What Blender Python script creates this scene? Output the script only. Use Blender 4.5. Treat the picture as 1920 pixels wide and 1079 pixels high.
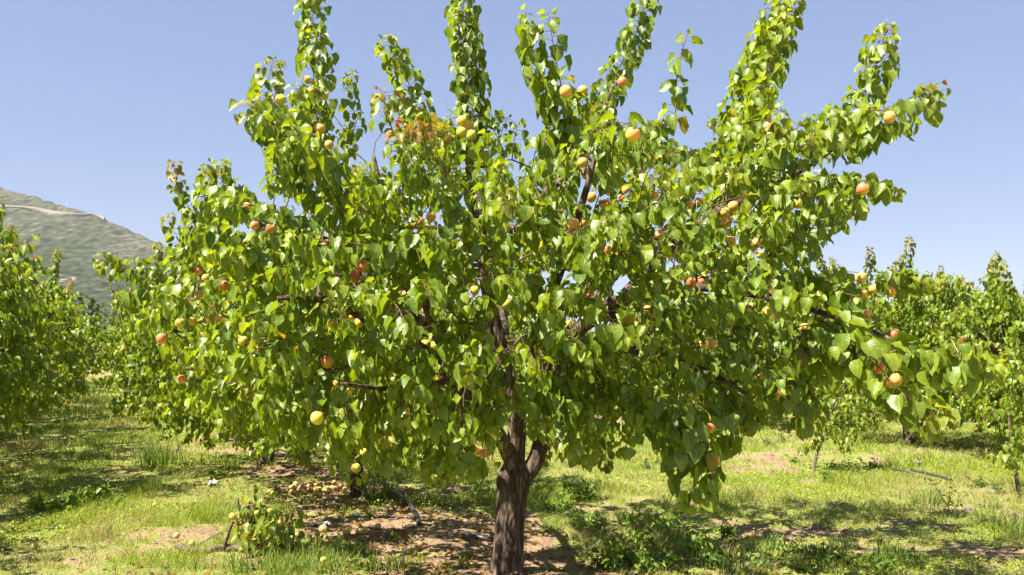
import bpy, math, random
import numpy as np
from mathutils import Vector, Matrix, noise as mnoise

random.seed(7)
RNG = np.random.default_rng(11)
sc = bpy.context.scene
C = sc.collection
for o in list(bpy.data.objects):
    bpy.data.objects.remove(o)

# ------------------------------------------------------------------ camera
F, H, CX, HY = 1700.0, 1.29, 960.0, 655.0          # focal length (photo px), eye height, centre column, horizon row
cam_d = bpy.data.cameras.new('camera')
cam = bpy.data.objects.new('camera', cam_d)
C.objects.link(cam)
cam.location = (0, 0, H)
cam.rotation_euler = (math.radians(90), 0, 0)
cam_d.sensor_width = 36
cam_d.lens = F / 1920 * 36
cam_d.shift_y = (HY - 539.5) / 1920
cam_d.clip_start = 0.05
cam_d.clip_end = 20000
cam_d.dof.use_dof = True
cam_d.dof.focus_distance = 4.3
cam_d.dof.aperture_fstop = 7.1
sc.camera = cam

# ------------------------------------------------------------------ light
SUN = Vector((-0.86, -0.46, 1.42)).normalized()     # towards the sun: left, a little behind the camera, high
world = bpy.data.worlds.new('World')
sc.world = world
world.use_nodes = True
wn = world.node_tree
bg = wn.nodes['Background']
sky = wn.nodes.new('ShaderNodeTexSky')
sky.sky_type = 'NISHITA'
sky.sun_disc = False
sky.sun_elevation = math.asin(SUN.z)
sky.sun_rotation = math.atan2(SUN.x, SUN.y)
sky.altitude = 100
sky.air_density = 1.0
sky.dust_density = 0.55
sky.ozone_density = 3.2
gm = wn.nodes.new('ShaderNodeGamma'); gm.inputs[1].default_value = 0.42       # a hazy summer sky: flatter from zenith to horizon
tn = wn.nodes.new('ShaderNodeMix'); tn.data_type = 'RGBA'; tn.blend_type = 'MULTIPLY'; tn.inputs[0].default_value = 1.0
tn.inputs[7].default_value = (1.43, 1.61, 2.18, 1)
wn.links.new(sky.outputs[0], gm.inputs[0]); wn.links.new(gm.outputs[0], tn.inputs[6]); wn.links.new(tn.outputs[2], bg.inputs[0])
bg.inputs[1].default_value = 0.0505
sd = bpy.data.lights.new('sun', 'SUN')
sd.energy = 5.0
sd.angle = math.radians(0.53)
sd.color = (1.0, 0.945, 0.84)
sun = bpy.data.objects.new('sun', sd)
sun.rotation_euler = SUN.to_track_quat('Z', 'Y').to_euler()
sun.location = (-6, -3, 12)
C.objects.link(sun)
vs = sc.view_settings
vs.view_transform = 'Standard'
vs.look = 'None'
vs.gamma = 1
vs.use_curve_mapping = False
vs.exposure = 1.82
sc.render.engine = 'CYCLES'
sc.cycles.max_bounces = 8
sc.cycles.transparent_max_bounces = 8

# ------------------------------------------------------------------ helpers
def P(px, py, d):
    return np.array([(px - CX) / F * d, d, H + (HY - py) / F * d])

def gh(x, y):
    """height of the orchard floor: gentle swells and small clods"""
    x = np.asarray(x, float); y = np.asarray(y, float)
    near = np.clip(1 - (np.hypot(x, y - 8) - 25) / 20, 0, 1)
    z = 0.022 * np.sin(x * 1.3 + 0.7 * y) + 0.018 * np.sin(1.9 * y - 0.6 * x + 1) + 0.010 * np.sin(4.1 * x + 2.2 * y) * np.sin(3.3 * y - 1.1 * x)
    u = row_u(x, y)
    for c in (0.0,):
        z = z + 0.035 * np.exp(-((u - c) / 0.55) ** 2)
    return z * near - 0.02

ROW_K = -0.488
def row_u(x, y):
    """distance across the rows, 0 on the row of the large tree"""
    return (x - (2.56 + ROW_K * y)) * 0.899

def G(px, py):
    d = F * H / (py - HY)
    for _ in range(3):
        x = (px - CX) / F * d
        d = F * (H - float(gh(x, d))) / (py - HY)
    x = (px - CX) / F * d
    return np.array([x, d, float(gh(x, d))])

def project(p):
    p = np.atleast_2d(p)
    return np.stack([CX + F * p[:, 0] / p[:, 1], HY - F * (p[:, 2] - H) / p[:, 1], p[:, 1]], 1)

def norm(v):
    v = np.asarray(v, float)
    return v / np.maximum(np.linalg.norm(v, axis=-1, keepdims=True), 1e-9)

def mesh_tri(name, V, Fc, smooth=True, attrs=None):
    V = np.asarray(V, np.float32); Fc = np.asarray(Fc, np.int32)
    me = bpy.data.meshes.new(name)
    me.vertices.add(len(V)); me.vertices.foreach_set('co', V.ravel())
    n = Fc.shape[1]
    me.loops.add(Fc.size); me.loops.foreach_set('vertex_index', Fc.ravel())
    me.polygons.add(len(Fc)); me.polygons.foreach_set('loop_start', np.arange(0, Fc.size, n, dtype=np.int32))
    me.update(calc_edges=True)
    if smooth:
        me.polygons.foreach_set('use_smooth', np.ones(len(Fc), bool))
    for k, a in (attrs or {}).items():
        a = np.asarray(a, np.float32)
        if a.ndim == 1:
            at = me.attributes.new(k, 'FLOAT', 'POINT'); at.data.foreach_set('value', a)
        elif a.shape[1] == 3:
            at = me.attributes.new(k, 'FLOAT_VECTOR', 'POINT'); at.data.foreach_set('vector', a.ravel())
        else:
            at = me.attributes.new(k, 'FLOAT_COLOR', 'POINT'); at.data.foreach_set('color', a.ravel())
    return me

def obj(name, me, mat=None, parent=None, loc=None, kind=None):
    o = bpy.data.objects.new(name, me)
    C.objects.link(o)
    if me is not None and mat is not None and len(me.materials) == 0:
        me.materials.append(mat)
    if parent is not None:
        o.parent = parent
    if loc is not None:
        o.location = loc
    if kind:
        o['kind'] = kind
    return o

def tag(o, label, cat, group=None):
    o['label'] = label; o['category'] = cat
    if group:
        o['group'] = group
    return o

def thing(name, label, cat, loc=(0, 0, 0), rz=0.0, group=None):
    o = bpy.data.objects.new(name, None)
    o.empty_display_size = 0.2
    C.objects.link(o)
    o.location = loc; o.rotation_euler = (0, 0, rz)
    return tag(o, label, cat, group)

def copy_tree(src, loc, rz, scale=1.0, label=None, group=None):
    r = src.copy(); C.objects.link(r)
    r.location = loc; r.rotation_euler = (0, 0, rz)
    r.scale = (scale,) * 3 if not isinstance(scale, tuple) else scale
    if label: r['label'] = label
    if group: r['group'] = group
    for ch in src.children:
        c = ch.copy(); C.objects.link(c); c.parent = r
        for g in ch.children:
            e = g.copy(); C.objects.link(e); e.parent = c
    return r

class Acc:
    """collects triangles of one mesh"""
    def __init__(s): s.V = []; s.F = []; s.A = []; s.n = 0
    def add(s, V, Fc, A=None):
        s.V.append(V); s.F.append(np.asarray(Fc) + s.n); s.n += len(V)
        if A is not None: s.A.append(A)
    def out(s): return np.concatenate(s.V), np.concatenate(s.F), (np.concatenate(s.A) if s.A else None)

def tube(path, rad, sides=6, rough=0.0, seed=0.0, freq=18.0, cap=True):
    """a tube with bark relief along a polyline; returns vertices and triangles"""
    path = np.asarray(path, float); rad = np.asarray(rad, float)
    n = len(path)
    t = norm(np.gradient(path, axis=0))
    ref = np.array([0.31, 0.87, 0.1])
    a = norm(np.cross(t, ref)); b = np.cross(t, a)
    th = np.linspace(0, 2 * np.pi, sides, endpoint=False)
    ring = np.cos(th)[None, :, None] * a[:, None] + np.sin(th)[None, :, None] * b[:, None]
    rr = np.repeat(rad[:, None], sides, 1)
    if rough > 0:
        s = np.concatenate([[0], np.cumsum(np.linalg.norm(np.diff(path, axis=0), axis=1))])
        for i in range(n):
            for j in range(sides):
                c = Vector((math.cos(th[j]) * freq * 0.16, math.sin(th[j]) * freq * 0.16, s[i] * freq * 0.22 + seed))
                v = mnoise.noise(c * 1.0) * 0.9 + mnoise.noise(c * 2.3 + Vector((3, 1, 7))) * 0.6 + mnoise.noise(Vector((c.x * 4, c.y * 4, c.z * 1.3))) * 0.5
                rr[i, j] *= 1 + rough * v
    V = (path[:, None] + ring * rr[..., None]).reshape(-1, 3)
    i = np.arange(n - 1)[:, None] * sides; j = np.arange(sides)[None]; k = (j + 1) % sides
    q = np.stack([i + j, i + k, i + sides + k, i + sides + j], -1).reshape(-1, 4)
    Fc = np.concatenate([q[:, [0, 1, 2]], q[:, [0, 2, 3]]])
    if cap:
        V = np.concatenate([V, path[[0]], path[[-1]]])
        c0, c1 = len(V) - 2, len(V) - 1
        jj = np.arange(sides); kk = (jj + 1) % sides
        Fc = np.concatenate([Fc, np.stack([np.full(sides, c0), kk, jj], 1), np.stack([np.full(sides, c1), (n - 1) * sides + jj, (n - 1) * sides + kk], 1)])
    return V, Fc

def resample(pts, step):
    """Catmull-Rom through pts (any number of columns), about one sample per step"""
    pts = np.asarray(pts, float)
    p = np.vstack([2 * pts[0] - pts[1], pts, 2 * pts[-1] - pts[-2]])
    out = []
    for i in range(1, len(p) - 2):
        m = max(2, int(np.linalg.norm(p[i + 1][:3] - p[i][:3]) / step))
        for t in np.linspace(0, 1, m, endpoint=False):
            out.append(0.5 * ((2 * p[i]) + (-p[i - 1] + p[i + 1]) * t + (2 * p[i - 1] - 5 * p[i] + 4 * p[i + 1] - p[i + 2]) * t ** 2 + (-p[i - 1] + 3 * p[i] - 3 * p[i + 1] + p[i + 2]) * t ** 3))
    out.append(pts[-1])
    return np.array(out)

# ------------------------------------------------------------------ materials
def new_mat(name):
    m = bpy.data.materials.new(name); m.use_nodes = True
    nt = m.node_tree
    return m, nt, nt.nodes['Principled BSDF'], nt.nodes['Material Output']

def nd(nt, t, **kw):
    n = nt.nodes.new(t)
    for k, v in kw.items():
        if k.startswith('i_'):
            n.inputs[k[2:].replace('_', ' ')].default_value = v
        else:
            setattr(n, k, v)
    return n

def ramp(nt, src, stops):
    r = nt.nodes.new('ShaderNodeValToRGB')
    while len(r.color_ramp.elements) < len(stops):
        r.color_ramp.elements.new(0.5)
    for e, (p, c) in zip(r.color_ramp.elements, stops):
        e.position = p; e.color = (*c, 1) if len(c) == 3 else c
    nt.links.new(src, r.inputs[0])
    return r.outputs[0]

def mixc(nt, fac, a, b, mode='MIX'):
    m = nt.nodes.new('ShaderNodeMix'); m.data_type = 'RGBA'; m.blend_type = mode
    for s, v in ((m.inputs[0], fac), (m.inputs[6], a), (m.inputs[7], b)):
        if isinstance(v, bpy.types.NodeSocket): nt.links.new(v, s)
        elif isinstance(v, (int, float)): s.default_value = v
        else: s.default_value = (*v, 1)
    return m.outputs[2]

def math_n(nt, op, a, b=0.0, clamp=False):
    m = nt.nodes.new('ShaderNodeMath'); m.operation = op; m.use_clamp = clamp
    for s, v in ((m.inputs[0], a), (m.inputs[1], b)):
        if isinstance(v, bpy.types.NodeSocket): nt.links.new(v, s)
        else: s.default_value = v
    return m.outputs[0]

def leaf_material(name, rough=0.38, spec=0.40, trans=0.34, veins=True, tcol=(2.3, 2.1, 0.5)):
    m, nt, bs, out = new_mat(name)
    at = nd(nt, 'ShaderNodeAttribute', attribute_name='col')
    col = mixc(nt, 1.0, at.outputs['Color'], (0.72, 0.71, 0.70), 'MULTIPLY')
    if veins:
        uv = nd(nt, 'ShaderNodeAttribute', attribute_name='luv')
        sep = nt.nodes.new('ShaderNodeSeparateXYZ'); nt.links.new(uv.outputs['Vector'], sep.inputs[0])
        ax = math_n(nt, 'ABSOLUTE', sep.outputs[0])
        mid = math_n(nt, 'SUBTRACT', 1.0, math_n(nt, 'MULTIPLY', ax, 22.0), True)
        # side veins run out and forward from the midrib
        sv = math_n(nt, 'SUBTRACT', sep.outputs[1], math_n(nt, 'MULTIPLY', ax, 0.55))
        sv = math_n(nt, 'ABSOLUTE', math_n(nt, 'SUBTRACT', math_n(nt, 'FRACT', math_n(nt, 'MULTIPLY', sv, 6.0)), 0.5))
        sv = math_n(nt, 'MULTIPLY', math_n(nt, 'SUBTRACT', 1.0, math_n(nt, 'MULTIPLY', sv, 9.0), True), 0.35)
        vein = math_n(nt, 'MAXIMUM', math_n(nt, 'MULTIPLY', mid, 0.75), sv)
        col = mixc(nt, vein, col, mixc(nt, 0.55, col, (0.34, 0.42, 0.12)))
        ge = nt.nodes.new('ShaderNodeNewGeometry')
        nz = nd(nt, 'ShaderNodeTexNoise', i_Scale=90.0, i_Detail=2.0)
        nt.links.new(ge.outputs['Position'], nz.inputs['Vector'])
        k = nd(nt, 'ShaderNodeMapRange'); nt.links.new(nz.outputs[0], k.inputs[0])
        k.inputs[1].default_value = 0.3; k.inputs[2].default_value = 0.7; k.inputs[3].default_value = 0.82; k.inputs[4].default_value = 1.16
        cc = nd(nt, 'ShaderNodeHueSaturation'); nt.links.new(k.outputs[0], cc.inputs['Value']); nt.links.new(col, cc.inputs['Color'])
        col = cc.outputs[0]
        bp = nd(nt, 'ShaderNodeBump', i_Strength=0.35, i_Distance=0.004)
        nt.links.new(math_n(nt, 'ADD', math_n(nt, 'MULTIPLY', vein, -0.6), nz.outputs[0]), bp.inputs['Height'])
        nt.links.new(bp.outputs[0], bs.inputs['Normal'])
    nt.links.new(col, bs.inputs['Base Color'])
    bs.inputs['Roughness'].default_value = rough
    bs.inputs['Specular IOR Level'].default_value = spec
    tr = nt.nodes.new('ShaderNodeBsdfTranslucent')
    nt.links.new(mixc(nt, 1.0, col, tcol, 'MULTIPLY'), tr.inputs[0])
    mx = nt.nodes.new('ShaderNodeMixShader'); mx.inputs[0].default_value = trans
    nt.links.new(bs.outputs[0], mx.inputs[1]); nt.links.new(tr.outputs[0], mx.inputs[2])
    nt.links.new(mx.outputs[0], out.inputs[0])
    return m

M_LEAF = leaf_material('apricot_leaf')
M_LEAF_FAR = leaf_material('apricot_leaf_far', veins=False, rough=0.45)
M_GRASS = leaf_material('grass_blade', veins=False, rough=0.6, spec=0.25, trans=0.35, tcol=(1.3, 1.3, 0.6))
M_WEED = leaf_material('weed_leaf', veins=False, rough=0.5, spec=0.35, trans=0.35)

def bark_material(name, dark, light, scale=26.0, bump=0.9):
    m, nt, bs, out = new_mat(name)
    tc = nt.nodes.new('ShaderNodeTexCoord')
    mp = nt.nodes.new('ShaderNodeMapping'); mp.inputs['Scale'].default_value = (1, 1, 0.22)
    nt.links.new(tc.outputs['Object'], mp.inputs[0])
    n1 = nd(nt, 'ShaderNodeTexNoise', i_Scale=scale, i_Detail=6.0, i_Roughness=0.65); nt.links.new(mp.outputs[0], n1.inputs['Vector'])
    v1 = nd(nt, 'ShaderNodeTexVoronoi', feature='DISTANCE_TO_EDGE', i_Scale=scale * 1.1)
    wv = nt.nodes.new('ShaderNodeVectorMath'); wv.operation = 'ADD'
    nt.links.new(mp.outputs[0], wv.inputs[0])
    sm = nt.nodes.new('ShaderNodeVectorMath'); sm.operation = 'SCALE'; sm.inputs['Scale'].default_value = 0.05
    nt.links.new(n1.outputs['Color'], sm.inputs[0]); nt.links.new(sm.outputs[0], wv.inputs[1])
    nt.links.new(wv.outputs[0], v1.inputs['Vector'])
    n2 = nd(nt, 'ShaderNodeTexNoise', i_Scale=5.0, i_Detail=3.0); nt.links.new(tc.outputs['Object'], n2.inputs['Vector'])
    h = math_n(nt, 'ADD', math_n(nt, 'MULTIPLY', n1.outputs[0], 0.7), math_n(nt, 'MULTIPLY', v1.outputs['Distance'], 1.2))
    c = ramp(nt, h, [(0.25, tuple(x * 0.45 for x in dark)), (0.45, dark), (0.62, tuple((a + b) / 2 for a, b in zip(dark, light))), (0.85, light)])
    g = ramp(nt, n2.outputs[0], [(0.35, (0.75, 0.72, 0.70)), (0.65, (1.15, 1.12, 1.08))])
    nt.links.new(mixc(nt, 1.0, c, g, 'MULTIPLY'), bs.inputs['Base Color'])
    bs.inputs['Roughness'].default_value = 0.9
    bs.inputs['Specular IOR Level'].default_value = 0.2
    b = nd(nt, 'ShaderNodeBump', i_Strength=bump, i_Distance=0.012); nt.links.new(h, b.inputs['Height'])
    nt.links.new(b.outputs[0], bs.inputs['Normal'])
    return m

M_BARK = bark_material('old_bark', (0.075, 0.052, 0.038), (0.21, 0.16, 0.12))
M_TWIG = bark_material('young_bark', (0.11, 0.065, 0.045), (0.22, 0.15, 0.11), 70, 0.4)
M_GREYWOOD = bark_material('dead_wood', (0.14, 0.10, 0.075), (0.33, 0.27, 0.22), 50, 0.6)

def fruit_material(name, base, side, blush, amount):
    m, nt, bs, out = new_mat(name)
    tc = nt.nodes.new('ShaderNodeTexCoord')
    oi = nt.nodes.new('ShaderNodeObjectInfo')
    ad = nt.nodes.new('ShaderNodeVectorMath'); ad.operation = 'ADD'
    nt.links.new(tc.outputs['Object'], ad.inputs[0]); nt.links.new(oi.outputs['Location'], ad.inputs[1])
    nz = nd(nt, 'ShaderNodeTexNoise', i_Scale=26.0, i_Detail=3.0); nt.links.new(ad.outputs[0], nz.inputs['Vector'])
    sp = nd(nt, 'ShaderNodeTexNoise', i_Scale=420.0, i_Detail=2.0); nt.links.new(ad.outputs[0], sp.inputs['Vector'])
    dt = nt.nodes.new('ShaderNodeVectorMath'); dt.operation = 'DOT_PRODUCT'
    nt.links.new(tc.outputs['Object'], dt.inputs[0]); dt.inputs[1].default_value = (-14.0, -20.0, 16.0)
    f = math_n(nt, 'ADD', math_n(nt, 'ADD', dt.outputs['Value'], math_n(nt, 'MULTIPLY', math_n(nt, 'SUBTRACT', nz.outputs[0], 0.5), 1.6)), amount + 0.0)
    f = math_n(nt, 'ADD', f, math_n(nt, 'MULTIPLY', math_n(nt, 'SUBTRACT', sp.outputs[0], 0.5), 0.35))
    f = math_n(nt, 'ADD', f, math_n(nt, 'MULTIPLY', math_n(nt, 'SUBTRACT', oi.outputs['Random'], 0.5), 0.4))
    c = ramp(nt, f, [(0.0, base), (0.45, side), (1.0, blush)])
    nt.links.new(mixc(nt, 1.0, c, (0.92, 0.90, 0.86), 'MULTIPLY'), bs.inputs['Base Color'])
    bs.inputs['Roughness'].default_value = 0.55
    bs.inputs['Subsurface Weight'].default_value = 0.3
    bs.inputs['Subsurface Radius'].default_value = (0.01, 0.005, 0.002)
    bs.inputs['Sheen Weight'].default_value = 0.12
    bs.inputs['Sheen Roughness'].default_value = 0.4
    return m

M_FRUIT = [fruit_material('unripe_apricot_skin', (0.44, 0.46, 0.03), (0.66, 0.56, 0.04), (0.76, 0.55, 0.06), 0.2),
           fruit_material('ripening_apricot_skin', (0.66, 0.52, 0.04), (0.82, 0.48, 0.05), (0.86, 0.40, 0.08), 0.25),
           fruit_material('ripe_apricot_skin', (0.78, 0.46, 0.05), (0.86, 0.38, 0.07), (0.82, 0.21, 0.08), 0.25)]

M_WINDFALL = fruit_material('windfall_apricot_skin', (0.46, 0.44, 0.10), (0.58, 0.47, 0.11), (0.56, 0.36, 0.12), 0.2)

def plain(name, col, rough=0.7, noise=0.15, scale=30.0):
    m, nt, bs, out = new_mat(name)
    tc = nt.nodes.new('ShaderNodeTexCoord')
    nz = nd(nt, 'ShaderNodeTexNoise', i_Scale=scale, i_Detail=4.0); nt.links.new(tc.outputs['Object'], nz.inputs['Vector'])
    lo = tuple(c * (1 - noise) for c in col); hi = tuple(min(1, c * (1 + noise)) for c in col)
    nt.links.new(ramp(nt, nz.outputs[0], [(0.3, lo), (0.7, hi)]), bs.inputs['Base Color'])
    bs.inputs['Roughness'].default_value = rough
    return m

M_HOSE = plain('black_pipe', (0.045, 0.043, 0.042), 0.45, 0.3)
M_PAPER = plain('white_scrap', (0.80, 0.79, 0.76), 0.6, 0.08)
M_STONE = plain('grey_stone', (0.13, 0.12, 0.115), 0.9, 0.25, 60)
M_PETAL = plain('lilac_petal', (0.78, 0.68, 0.88), 0.6, 0.1)

# ------------------------------------------------------------------ orchard floor
def vnoise(x, y, seed):
    """smooth value noise on numpy arrays"""
    r = np.random.default_rng(seed).random((257, 257))
    xi = np.floor(x).astype(int); yi = np.floor(y).astype(int)
    fx = x - xi; fy = y - yi
    fx = fx * fx * (3 - 2 * fx); fy = fy * fy * (3 - 2 * fy)
    a = r[xi % 257, yi % 257]; b = r[(xi + 1) % 257, yi % 257]; c = r[xi % 257, (yi + 1) % 257]; d = r[(xi + 1) % 257, (yi + 1) % 257]
    return (a * (1 - fx) + b * fx) * (1 - fy) + (c * (1 - fx) + d * fx) * fy

# bare soil patches: photo position of the middle, half width and half depth (m)
BARE = [(760, 1000, 1.15, .55), (640, 905, 1.0, .7), (520, 878, .9, .6), (870, 1010, .75, .4), (1030, 1060, .55, .28),
        (90, 1050, 1.3, .55), (40, 990, .5, .35), (330, 1000, .45, .3), (480, 1040, .25, .2), (1750, 985, .95, .16), (1450, 1000, .7, .22),
        (1590, 1030, .8, .2), (1800, 860, 1.3, .35), (1860, 1035, .5, .2), (1250, 905, .7, .3),
        (60, 915, .5, .3), (300, 965, .3, .15), (380, 905, .5, .25), (1120, 790, 1.0, .5), (950, 1075, .9, .35)]
BARE_W = [(G(px, py), a, b) for px, py, a, b in BARE]

def grass_mask(x, y):
    m = 0.45 + 0.85 * (vnoise(x * 0.7 + 40, y * 0.55 + 9, 3) - 0.36) + 0.75 * (vnoise(x * 2.3 + 11, y * 2.0, 4) - 0.5) + 0.75 * (vnoise(x * 6.5, y * 6.0 + 5, 5) - 0.5) + 0.6 * (vnoise(x * 15, y * 13 + 5, 6) - 0.5)
    u = row_u(x, y)
    m = m + 0.22
    m = m - 0.45 * np.exp(-(u / 0.7) ** 2)
    for (c, a, b) in BARE_W:
        q = ((x - c[0]) / a) ** 2 + ((y - c[1]) / b) ** 2
        m = m - 0.48 * np.exp(-q * 1.1)
    return np.clip(m * 1.25, 0, 1)

def axis(lo, hi, fine, far):
    a = list(np.arange(lo, hi + 1e-6, fine))
    s = fine; p = hi; right = []
    while p < far: s *= 1.28; p += s; right.append(p)
    s = fine; p = lo; left = []
    while p > -far: s *= 1.28; p -= s; left.append(p)
    return np.array(left[::-1] + a + right)

def build_ground():
    xs = axis(-9, 9, 0.06, 5000); ys = axis(3.5, 22, 0.06, 5000)
    X, Y = np.meshgrid(xs, ys, indexing='ij')
    m = grass_mask(X, Y)
    Z = gh(X, Y)
    near = np.clip(1 - (np.hypot(X, Y - 9) - 12) / 8, 0, 1)
    clod = (vnoise(X * 7, Y * 7, 21) - .5) * 0.03 + (vnoise(X * 15, Y * 15, 22) - .5) * 0.026
    Z = Z + near * clod * (1.15 - m * 0.6)
    V = np.stack([X, Y, Z], -1).reshape(-1, 3)
    ny = len(ys)
    i = np.arange(len(xs) - 1)[:, None] * ny; j = np.arange(ny - 1)[None]
    q = np.stack([i + j, i + ny + j, i + ny + j + 1, i + j + 1], -1).reshape(-1, 4)
    me = mesh_tri('ground', V, q, True, {'grass': m.ravel()})
    mt, nt, bs, out = new_mat('orchard_floor')
    at = nd(nt, 'ShaderNodeAttribute', attribute_name='grass')
    ge = nt.nodes.new('ShaderNodeNewGeometry')
    n1 = nd(nt, 'ShaderNodeTexNoise', i_Scale=3.0, i_Detail=8.0, i_Roughness=0.7); nt.links.new(ge.outputs['Position'], n1.inputs['Vector'])
    n2 = nd(nt, 'ShaderNodeTexNoise', i_Scale=38.0, i_Detail=6.0, i_Roughness=0.7); nt.links.new(ge.outputs['Position'], n2.inputs['Vector'])
    n3 = nd(nt, 'ShaderNodeTexNoise', i_Scale=11.0, i_Detail=5.0, i_Roughness=0.6); nt.links.new(ge.outputs['Position'], n3.inputs['Vector'])
    soil = ramp(nt, n2.outputs[0], [(0.25, (0.15, 0.10, 0.06)), (0.5, (0.32, 0.225, 0.14)), (0.75, (0.50, 0.38, 0.25))])
    soil = mixc(nt, 1.0, soil, ramp(nt, n1.outputs[0], [(0.3, (0.78, 0.76, 0.74)), (0.7, (1.12, 1.08, 1.02))]), 'MULTIPLY')
    turf = ramp(nt, n2.outputs[0], [(0.25, (0.10, 0.135, 0.025)), (0.5, (0.23, 0.28, 0.055)), (0.75, (0.38, 0.37, 0.12))])
    turf = mixc(nt, ramp(nt, n3.outputs[0], [(0.42, (0, 0, 0)), (0.62, (0.55, 0.55, 0.55))]), turf, (0.36, 0.28, 0.15))
    f = math_n(nt, 'ADD', at.outputs['Fac'], math_n(nt, 'MULTIPLY', math_n(nt, 'SUBTRACT', n2.outputs[0], 0.5), 0.8))
    fr = ramp(nt, f, [(0.30, (0, 0, 0)), (0.62, (1, 1, 1))])
    nt.links.new(mixc(nt, 1.0, mixc(nt, fr, soil, turf), (0.74, 0.73, 0.72), 'MULTIPLY'), bs.inputs['Base Color'])
    bs.inputs['Roughness'].default_value = 0.95
    bs.inputs['Specular IOR Level'].default_value = 0.15
    b = nd(nt, 'ShaderNodeBump', i_Strength=0.8, i_Distance=0.02); nt.links.new(n2.outputs[0], b.inputs['Height'])
    nt.links.new(b.outputs[0], bs.inputs['Normal'])
    return obj('ground', me, mt, kind='structure')
build_ground()

# ------------------------------------------------------------------ hill, road, far buildings
RIDGE_PX = [-900, -500, -200, 25, 70, 125, 160, 190, 240, 320, 420, 560, 700, 850, 1000, 1300]
RIDGE_PY = [330, 270, 300, 358, 370, 388, 396, 407, 430, 463, 512, 572, 615, 642, 652, 655]
RD = 2600.0
def hill_z(x, y, detail=True):
    px = CX + F * x / RD
    r = (HY - np.interp(px, RIDGE_PX, RIDGE_PY)) / F * RD
    s = (y - 700) / (RD - 700)
    up = np.clip(s, 0, 1) ** 1.25
    dn = np.clip(1 - (s - 1) * 1.1, 0, 1)
    z = r * np.where(s < 1, up, dn)
    gully = (vnoise(x / 260 + 3, y / 520, 31) - .5) * 46 + (vnoise(x / 110, y / 170, 32) - .5) * 16
    z = z + gully * np.clip(s * 4, 0, 1) * np.clip((1 - s) * 3.0, 0.0, 1) * np.clip(r / 120, 0, 1)
    if detail:
        z = z + ((vnoise(x / 14, y / 60, 33) - .5) * 8 + (vnoise(x / 7, y / 30, 34) - .5) * 5) * np.clip(s * 5, 0, 1) * np.clip(r / 60, 0, 1)
    return z - 6 * np.clip(1 - s * 6, 0, 1)

def build_hill():
    xs = np.linspace(-2600, 900, 520); ys = np.concatenate([np.linspace(640, 2700, 260), np.linspace(2760, 4000, 14)])
    X, Y = np.meshgrid(xs, ys, indexing='ij')
    V = np.stack([X, Y, hill_z(X, Y)], -1).reshape(-1, 3)
    ny = len(ys)
    i = np.arange(len(xs) - 1)[:, None] * ny; j = np.arange(ny - 1)[None]
    q = np.stack([i + j, i + ny + j, i + ny + j + 1, i + j + 1], -1).reshape(-1, 4)
    me = mesh_tri('hill', V, q)
    mt, nt, bs, out = new_mat('scrub_hillside')
    ge = nt.nodes.new('ShaderNodeNewGeometry')
    mp = nt.nodes.new('ShaderNodeMapping'); mp.inputs['Scale'].default_value = (1, 0.2, 0.0)
    nt.links.new(ge.outputs['Position'], mp.inputs[0])
    n1 = nd(nt, 'ShaderNodeTexNoise', i_Scale=0.10, i_Detail=4.0, i_Roughness=0.62); nt.links.new(mp.outputs[0], n1.inputs['Vector'])
    n2 = nd(nt, 'ShaderNodeTexNoise', i_Scale=0.0085, i_Detail=4.0); nt.links.new(mp.outputs[0], n2.inputs['Vector'])
    scrub = ramp(nt, n1.outputs[0], [(0.36, (0.014, 0.024, 0.011)), (0.46, (0.030, 0.046, 0.017)), (0.55, (0.060, 0.076, 0.030)), (0.65, (0.12, 0.115, 0.06)), (0.78, (0.24, 0.20, 0.14))])
    bare = ramp(nt, n1.outputs[0], [(0.36, (0.05, 0.06, 0.035)), (0.52, (0.13, 0.12, 0.08)), (0.68, (0.27, 0.24, 0.19))])
    sx = nt.nodes.new('ShaderNodeSeparateXYZ'); nt.links.new(ge.outputs['Position'], sx.inputs[0])
    up = nd(nt, 'ShaderNodeMapRange'); nt.links.new(sx.outputs[1], up.inputs[0]); up.inputs[1].default_value = 2050; up.inputs[2].default_value = 2560
    f = math_n(nt, 'ADD', math_n(nt, 'MULTIPLY', up.outputs[0], 0.75), math_n(nt, 'MULTIPLY', math_n(nt, 'SUBTRACT', n2.outputs[0], 0.5), 1.3), True)
    nt.links.new(mixc(nt, 1.0, mixc(nt, f, scrub, bare), (0.70, 0.70, 0.68), 'MULTIPLY'), bs.inputs['Base Color'])
    bs.inputs['Roughness'].default_value = 1.0; bs.inputs['Specular IOR Level'].default_value = 0.05
    return obj('hill', me, mt, kind='structure')
build_hill()

def hit_hill(px, py):
    d = np.linspace(720, 2640, 1200)
    x = (px - CX) / F * d; z = H + (HY - py) / F * d
    h = hill_z(x, d, False)
    k = np.nonzero(h > z)[0]
    i = k[0] if len(k) else len(d) - 30
    return np.array([x[i], d[i], hill_z(x[i], d[i], False)])

def build_hill_road():
    pts = np.array([hit_hill(px, py) for px, py in ((-60, 386), (0, 389), (35, 391), (70, 394), (95, 399), (120, 403), (150, 405), (178, 404), (196, 409))])
    pts = resample(pts, 14)
    V = []
    for p in pts:
        for off in (-5, 5):
            q = p + np.array([0, off, 0]); q[2] = hill_z(q[0], q[1], False) + 5.0 + off * 0.08
            V.append(q)
    V = np.array(V); V2 = V.copy(); V2[:, 2] -= 14
    n = len(pts)
    f = []
    for i in range(n - 1):
        a = 2 * i
        f += [(a, a + 2, a + 3, a + 1), (a, 2 * n + a, 2 * n + a + 2, a + 2), (a + 1, a + 3, 2 * n + a + 3, 2 * n + a + 1)]
    me = mesh_tri('dirt_road', np.concatenate([V, V2]), np.array(f), False)
    obj('dirt_road', me, plain('pale_dirt', (0.24, 0.19, 0.135), 0.95, 0.15, 0.05), kind='structure')
build_hill_road()

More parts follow.
